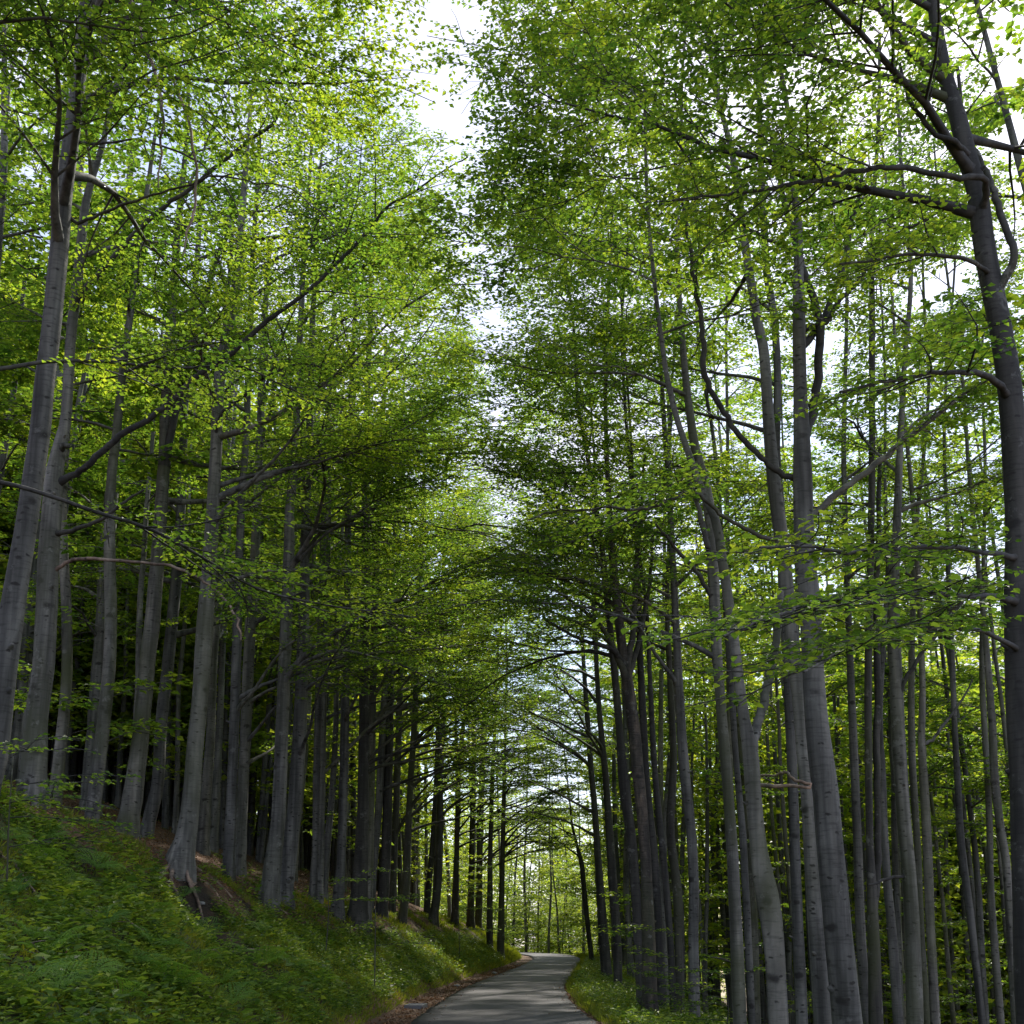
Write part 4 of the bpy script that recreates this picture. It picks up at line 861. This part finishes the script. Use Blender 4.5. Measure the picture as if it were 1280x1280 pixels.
o = mb.build('fallen_leaves', M['dry'], smooth=False); tag(o, 'brown fallen beech leaves on verge and slope', 'leaves', kind='stuff')

# moss and fine grass on the bank
mb = MB()
C, u = surf(150000, -26, 3, 7, 85, lambda x, y, u: (u > .8) & (u < bankw(y) + 2.2) & (patch(x, y, .9, 2) > .12 + .40 * (u > bankw(y) - .1)))
n = len(C); A = rng.normal(0, .55, (n, 3)) + np.array([.35, -.1, 1.0]); ln = rng.uniform(.05, .16, n) * (1 + C[:, 1] / 80)
leaf_quads(mb, C - np.array([0, 0, .01]), A, rng.normal(0, 1, (n, 3)), ln, ln * .10 + .006 * C[:, 1] / 30, 0, .1)
C, u = surf(36000, .5, 9, 14, 80, lambda x, y, u: (u < -.12) & (u > -3.2))
n = len(C); A = rng.normal(0, .55, (n, 3)) + np.array([-.2, -.1, 1.0]); ln = rng.uniform(.06, .20, n) * (1 + C[:, 1] / 90)
leaf_quads(mb, C - np.array([0, 0, .01]), A, rng.normal(0, 1, (n, 3)), ln, ln * .10 + .006 * C[:, 1] / 30, 0, .1)
o = mb.build('grass', M['moss'], smooth=False); tag(o, 'mossy yellow green grass over the bank and verge', 'grass', kind='stuff')

# low leafy herbs: little stems with whorls of leaves
def herbs(mb, C, hmin, hmax, s):
    big_ = (.55 + 1.0 * rng.random(len(C)) ** 2 + .5 * patch(C[:, 0], C[:, 1], 2.1, 5)); n = len(C); h = rng.uniform(hmin, hmax, n) * (.5 + patch(C[:, 0], C[:, 1], 2.1, 5)); lean = rng.normal(0, .25, (n, 3)) + np.array([.25, 0, 0]); lean[:, 2] = 1; lean = unit(lean)
    for k in range(7):
        f = (k + .6) / 7; P = C + lean * (h * f)[:, None]; a = k * 2.3 + rng.random(n) * 1.2
        A = np.stack([np.cos(a), np.sin(a), .25 + .3 * rng.normal(0, 1, n) * .5], 1)
        ln = s * rng.uniform(.7, 1.3, n) * (1.15 - .5 * f) * big_
        leaf_quads(mb, P, A, UP + rng.normal(0, .3, (n, 3)), ln, ln * .55, 0, .15)
mb = MB()
C, u = surf(42000, -26, 3, 7, 60, lambda x, y, u: (u > 1.0) & (u < bankw(y) + .25 + 1.8 * (y < 18.5)) & (patch(x, y, 1.3) + .3 * np.sin(x * 4.1 + y * 2.2) > .42))
herbs(mb, C, .08, .36, .085)
C, u = surf(1500, -14, 3, 7, 40, lambda x, y, u: (u > 1.1) & (u < 5.5) & (patch(x, y, 1.7, 4) > .45))
herbs(mb, C, .18, .45, .13)
C, u = surf(5000, -30, 3, 10, 60, lambda x, y, u: (u > bankw(y)) & (u < 22) & (patch(x, y, .6, 1) > .72))
herbs(mb, C, .06, .25, .09)
C, u = surf(9000, .5, 9, 14, 70, lambda x, y, u: (u < -.3) & (u > -3.8) & (patch(x, y, .8, 3) > .3))
herbs(mb, C, .10, .34, .09)
C, u = surf(9000, 3, 45, 20, 95, lambda x, y, u: (u < -3.4))
herbs(mb, C, .15, .7, .16)
o = mb.build('undergrowth', M['herb'], smooth=False); tag(o, 'low leafy undergrowth covering bank and verge', 'undergrowth', kind='stuff')

# ferns
def fern(seed):
    global rng
    keep = rng; rng = np.random.default_rng(seed); mb = MB(); st = MB(); nf = 7
    root = empty('fern', (0, 0, 0))
    for k in range(nf):
        a = k * 6.28 / nf + rng.normal(0, .2); L = rng.uniform(.45, .7); n = 16; t = np.linspace(0, 1, n)
        out = np.array([math.cos(a), math.sin(a), 0]); P = out[None] * (L * t * .85)[:, None] + UP[None] * (L * (t * .95 - .75 * t * t))[:, None]
        tube(st, P, np.linspace(.006, .002, n), 4, 0)
        Tn = unit(np.gradient(P, axis=0)); S = np.cross(Tn, UP); S = unit(S)
        for sgn in (-1, 1):
            w = .17 * np.sin(np.clip(t * .93 + .12, 0, 1) * math.pi) ** .8 * (L / .6)
            i = np.arange(2, n); nn = len(i)
            for sub in range(4):                                   # each pinna is a chain of leaflets
                q = P[i] + (S[i] * sgn + Tn[i] * .35) * (w[i] * sub / 4)[:, None]; q[:, 2] -= .03 * sub / 4
                for sg2 in (-1, 1):
                    A = Tn[i] * sg2 * .8 + S[i] * sgn * .7
                    leaf_quads(mb, q, A, UP + rng.normal(0, .15, (nn, 3)), w[i] * .26, w[i] * .10 + .003, 0, .05)
    mb.build('fronds', M['fern'], root, smooth=False); st.build('stems', M['fern'], root)
    rng = keep; return root
FP = [fern(k) for k in (11, 12, 13)]; fu = set()
FS = [(60,1215),(100,1140),(35,1190),(85,1115),(150,1130),(130,1170),(165,1215),(190,1150),(215,1245),(70,1262),(25,1262),(110,1235),(245,1215),(280,1240),(190,1195),(20,1130),(45,1090),(120,1095),(255,1175),(300,1200),(330,1215),(345,1250),(10,1060),(60,1060),(150,1262),(230,1130),(290,1265),(365,1215),(400,1235),(325,1170)]
for k, (px, py) in enumerate(FS):
    d = ray_ground(px, py, 6, 60)
    if d is None: continue
    p = at(px, py, d); f = FP[k % 3]
    if f.name in fu:
        o = f.copy(); COL.objects.link(o)
        for ch in [c for c in SC.objects if c.parent == f]: c = ch.copy(); COL.objects.link(c); c.parent = o
    else: fu.add(f.name); o = f
    s = rnd.uniform(.6, 1.05); o.location = (p[0], p[1], h1(p[0], p[1]) + .08); o.scale = (s, s, s); o.rotation_euler = (rnd.gauss(0, .1), .35, rnd.uniform(0, 6.28))
    tag(o, 'bright green fern growing among herbs on the shaded bank', 'fern', 'ferns on the bank')

# saplings with level sprays low on the uphill side
def sapling(px, py, label, hpx, dirs, d=None, s=1.0, nb=4):
    d = d or ray_ground(px, py) or 30; p = at(px, py, d); z = h1(p[0], p[1]); base = np.array([p[0], p[1], z]); top = at(px, py - hpx, d)
    root = empty('beech_sapling', base); tag(root, label, 'sapling'); P = smooth_path([base, (base + top) / 2 + rng.normal(0, .04, 3), top], 5)
    b = MB(); tube(b, P, np.linspace(.014, .005, len(P)), 6, 0); ps = []
    b.build('trunk', M['bark_dark'], root, loc=base)
    for k in range(nb):
        i = int(len(P) * (.35 + .6 * k / nb)); a = dirs + rng.normal(0, .6)
        Q = grow_limb(P[min(i, len(P) - 1)], (math.cos(a), math.sin(a) * .7, .25), rng.uniform(.7, 1.3) * s, .01, 5, .9)
        b2 = MB(); tube(b2, Q, np.linspace(.007, .003, len(Q)), 4, 0); ps += secondaries(b2, Q, .006, 1, n=3); b2.build('branch', M['bark_dark'], root, loc=base)
    c = MB(); foliate(c, c, ps, 1.0, .8, start=.05, mask=False, spread=.7); c.build('crown', [M['leaf'], M['bark_dark']], root, smooth=False, loc=base)
sapling(18, 1010, 'leafy sapling at the photo edge in front of the stout beech foot', 85, .2, s=1.1, nb=5, d=13.5)
sapling(408, 1155, 'thin sapling with one level spray beside the slender dark beech', 72, .2, d=26, s=1.3, nb=3)
sapling(470, 1170, 'thin sapling with a level spray just right of the broad footed beech', 120, .2, d=26, s=1.2, nb=3)
sapling(575, 1165, 'sapling with pale level sprays before the distant dark row', 95, .3, d=46, s=1.6, nb=5)
sapling(634, 1178, 'bushy pale sapling at the roadside end of the bank', 60, .3, d=66, s=1.8, nb=6)
sapling(850, 1262, 'dark leaved sapling beside the flaking tree', 105, 2.6, d=24, s=1.2, nb=5)
sapling(905, 1275, 'leafy sapling before the straight dark grey beech', 60, 2.8, d=24, s=1.4, nb=5)
sapling(1010, 1290, 'bright bush between the knobbly tree and the large forked beech', 50, 1.5, d=27, s=1.4, nb=6)

# exposed roots and a washed out hollow below the curved beech
(rt, P_, r_, bs, dd), _ = HERO['curved beech standing over bare exposed roots at the brink of the bank']
for k, (lp) in enumerate([[(222,1078,7),(232,1092,5),(240,1106,4),(236,1118,3)],[(225,1082,8),(245,1098,6),(262,1108,5),(275,1125,3),(280,1140,2)],[(215,1082,6),(214,1100,4),(222,1118,3),(220,1135,2)],[(228,1085,6),(242,1112,4),(250,1135,3),(255,1155,2)],[(208,1080,6),(198,1092,4),(196,1108,2)],[(232,1080,7),(252,1090,5),(272,1104,4),(290,1122,2)],[(220,1090,4),(238,1108,3),(244,1104,3),(260,1098,2)]]):
    Q = []
    for x, y, w in lp:
        d = ray_ground(x, y, 9, 60) or dd; Q.append(at(x, y, d - .16))
    Q[0] = bs + np.array([.05 * (k - 3), -.05, .12]); Q = smooth_path(Q, 4)
    rr = np.interp(np.linspace(0, 1, len(Q)), np.linspace(0, 1, len(lp)), [w for _, _, w in lp]) * .5 * dd / FPX * 1.15
    b = MB(); tube(b, Q, rr, 6, 0); b.build('root', M['dead'], rt, loc=bs)

# dead sticks lying on the bank
def stick(pts, label, r, mat='dead'):
    Q = []
    for x, y in pts:
        d = ray_ground(x, y, 5, 90) or 30; p = at(x, y, d); p[2] = h1(p[0], p[1]) + r + .05; Q.append(p)
    Q = smooth_path(Q, 4); b = MB(); tube(b, Q, np.linspace(r, r * .45, len(Q)), 8, 0)
    i = len(Q) // 2; S = grow_limb(Q[i], Q[-1] - Q[0] + np.array([0, 0, .3]), .3, .01, 4); tube(b, S, np.linspace(r * .5, .003, len(S)), 5, 0)
    o = b.build('fallen_branch', M[mat]); tag(o, label, 'branch')
stick([(0,1080),(18,1092),(32,1110),(45,1128)], 'pale fallen branch lying down the bank at the photo edge', .022)
stick([(66,1030),(75,1045),(80,1058)], 'short thin dead stick on the upper bank', .012)
stick([(95,1185),(105,1200),(118,1212)], 'thin curved dead stick among the lower ferns', .012)
stick([(905,1240),(925,1258),(945,1280)], 'thin bare fallen twig leaning downhill past the road verge', .012)
stick([(745,1238),(752,1246),(757,1252)], 'short dark rotting branch lying in the bright verge', .045, 'bark_dark')

TW = []
for k in range(14):
    px, py = rnd.uniform(10, 420), rnd.uniform(1120, 1275); d = ray_ground(px, py, 5, 60)
    if d is None: continue
    p = at(px, py, d); p[2] = h1(p[0], p[1]) + .10; a = rnd.uniform(0, 6.28); D_ = np.array([math.cos(a), math.sin(a) * .6, 0]); q = p + D_ * rnd.uniform(.35, .8); q[2] = h1(q[0], q[1]) + .09
    Q = smooth_path([p, (p + q) / 2 + np.array([.03, 0, .05]), q], 4); b = MB(); tube(b, Q, np.linspace(.011, .004, len(Q)), 6, 0)
    S = grow_limb(Q[3], (q - p) + np.array([.1, .1, .15]), .22, .01, 4); tube(b, S, np.linspace(.006, .002, len(S)), 4, 0)
    o = b.build('dead_twig', M['dead']); tag(o, 'thin dead twig lying among the plants of the bank', 'twig', 'dead twigs scattered over the bank')

# stones
def stone(px, py, r, label, fl=.6):
    d = ray_ground(px, py, 5, 80) or 20; p = at(px, py, d); nlat, nlon = 9, 14; V = []
    for a in range(nlat + 1):
        th = math.pi * a / nlat
        for b in range(nlon):
            ph = 2 * math.pi * b / nlon; q = np.array([math.sin(th) * math.cos(ph), math.sin(th) * math.sin(ph), math.cos(th) * fl])
            k = 1 + .16 * math.sin(3 * q[0] + px) * math.cos(4 * q[1] + py) + .08 * math.sin(7 * q[2] + 5 * q[0]); V.append(q * r * k)
    F = [[a * nlon + b, (a + 1) * nlon + b, (a + 1) * nlon + (b + 1) % nlon, a * nlon + (b + 1) % nlon] for a in range(nlat) for b in range(nlon)]
    m_ = MB(); m_.add(V, F); o = m_.build('stone', M['stone']); o.location = (p[0], p[1], h1(p[0], p[1]) + r * fl * .4); tag(o, label, 'stone')
stone(296, 1196, .09, 'yellowish stone lying in the washed out hollow of the bank')
stone(252, 1135, .07, 'pale stone just below the exposed roots')
stone(572, 1234, .12, 'flat mossy stone on the edge of the asphalt', .4)
stone(618, 1218, .14, 'low grey stone at the bank foot near the bend', .4)

# drain grate in the leaf litter beside the road
d = 1.7 * FPX / (1253 - 1164); p = at(520, 1253, d); gx0, gy0 = p[0], p[1]
root = empty('drain_cover', (gx0, gy0, 0.0)); tag(root, 'grey metal drain cover in the brown leaves beside the road', 'drain cover')
def box(mb, x0, x1, y0, y1, z0, z1):
    V = [(x, y, z) for z in (z0, z1) for y in (y0, y1) for x in (x0, x1)]
    mb.add(V, [(0, 2, 3, 1), (4, 5, 7, 6), (0, 1, 5, 4), (2, 6, 7, 3), (0, 4, 6, 2), (1, 3, 7, 5)])
m_ = MB(); W_, L_ = .21, .34
box(m_, -W_, W_, -L_, -L_ + .04, -.05, .06); box(m_, -W_, W_, L_ - .04, L_, -.05, .06); box(m_, -W_, -W_ + .04, -L_ + .04, L_ - .04, -.05, .0585); box(m_, W_ - .04, W_, -L_ + .04, L_ - .04, -.05, .0585)
m_.build('frame', M['iron'], root, smooth=False)
m_ = MB()
box(m_, -W_ + .04, W_ - .04, -L_ + .04, L_ - .04, -.02, .035)
for k in range(9): yb = -L_ + .075 + k * .071; box(m_, -W_ + .042, W_ - .042, yb, yb + .036, .036, .054)
m_.build('cover', M['iron'], root, smooth=False); root.rotation_euler = (0, 0, -.1)

for o in list(SC.objects):
    if o.type == 'EMPTY' and o.parent is None and not any(c.parent == o for c in ()): pass
print('OBJECTS', len(SC.objects), 'FACES', sum(len(m.polygons) for m in bpy.data.meshes))
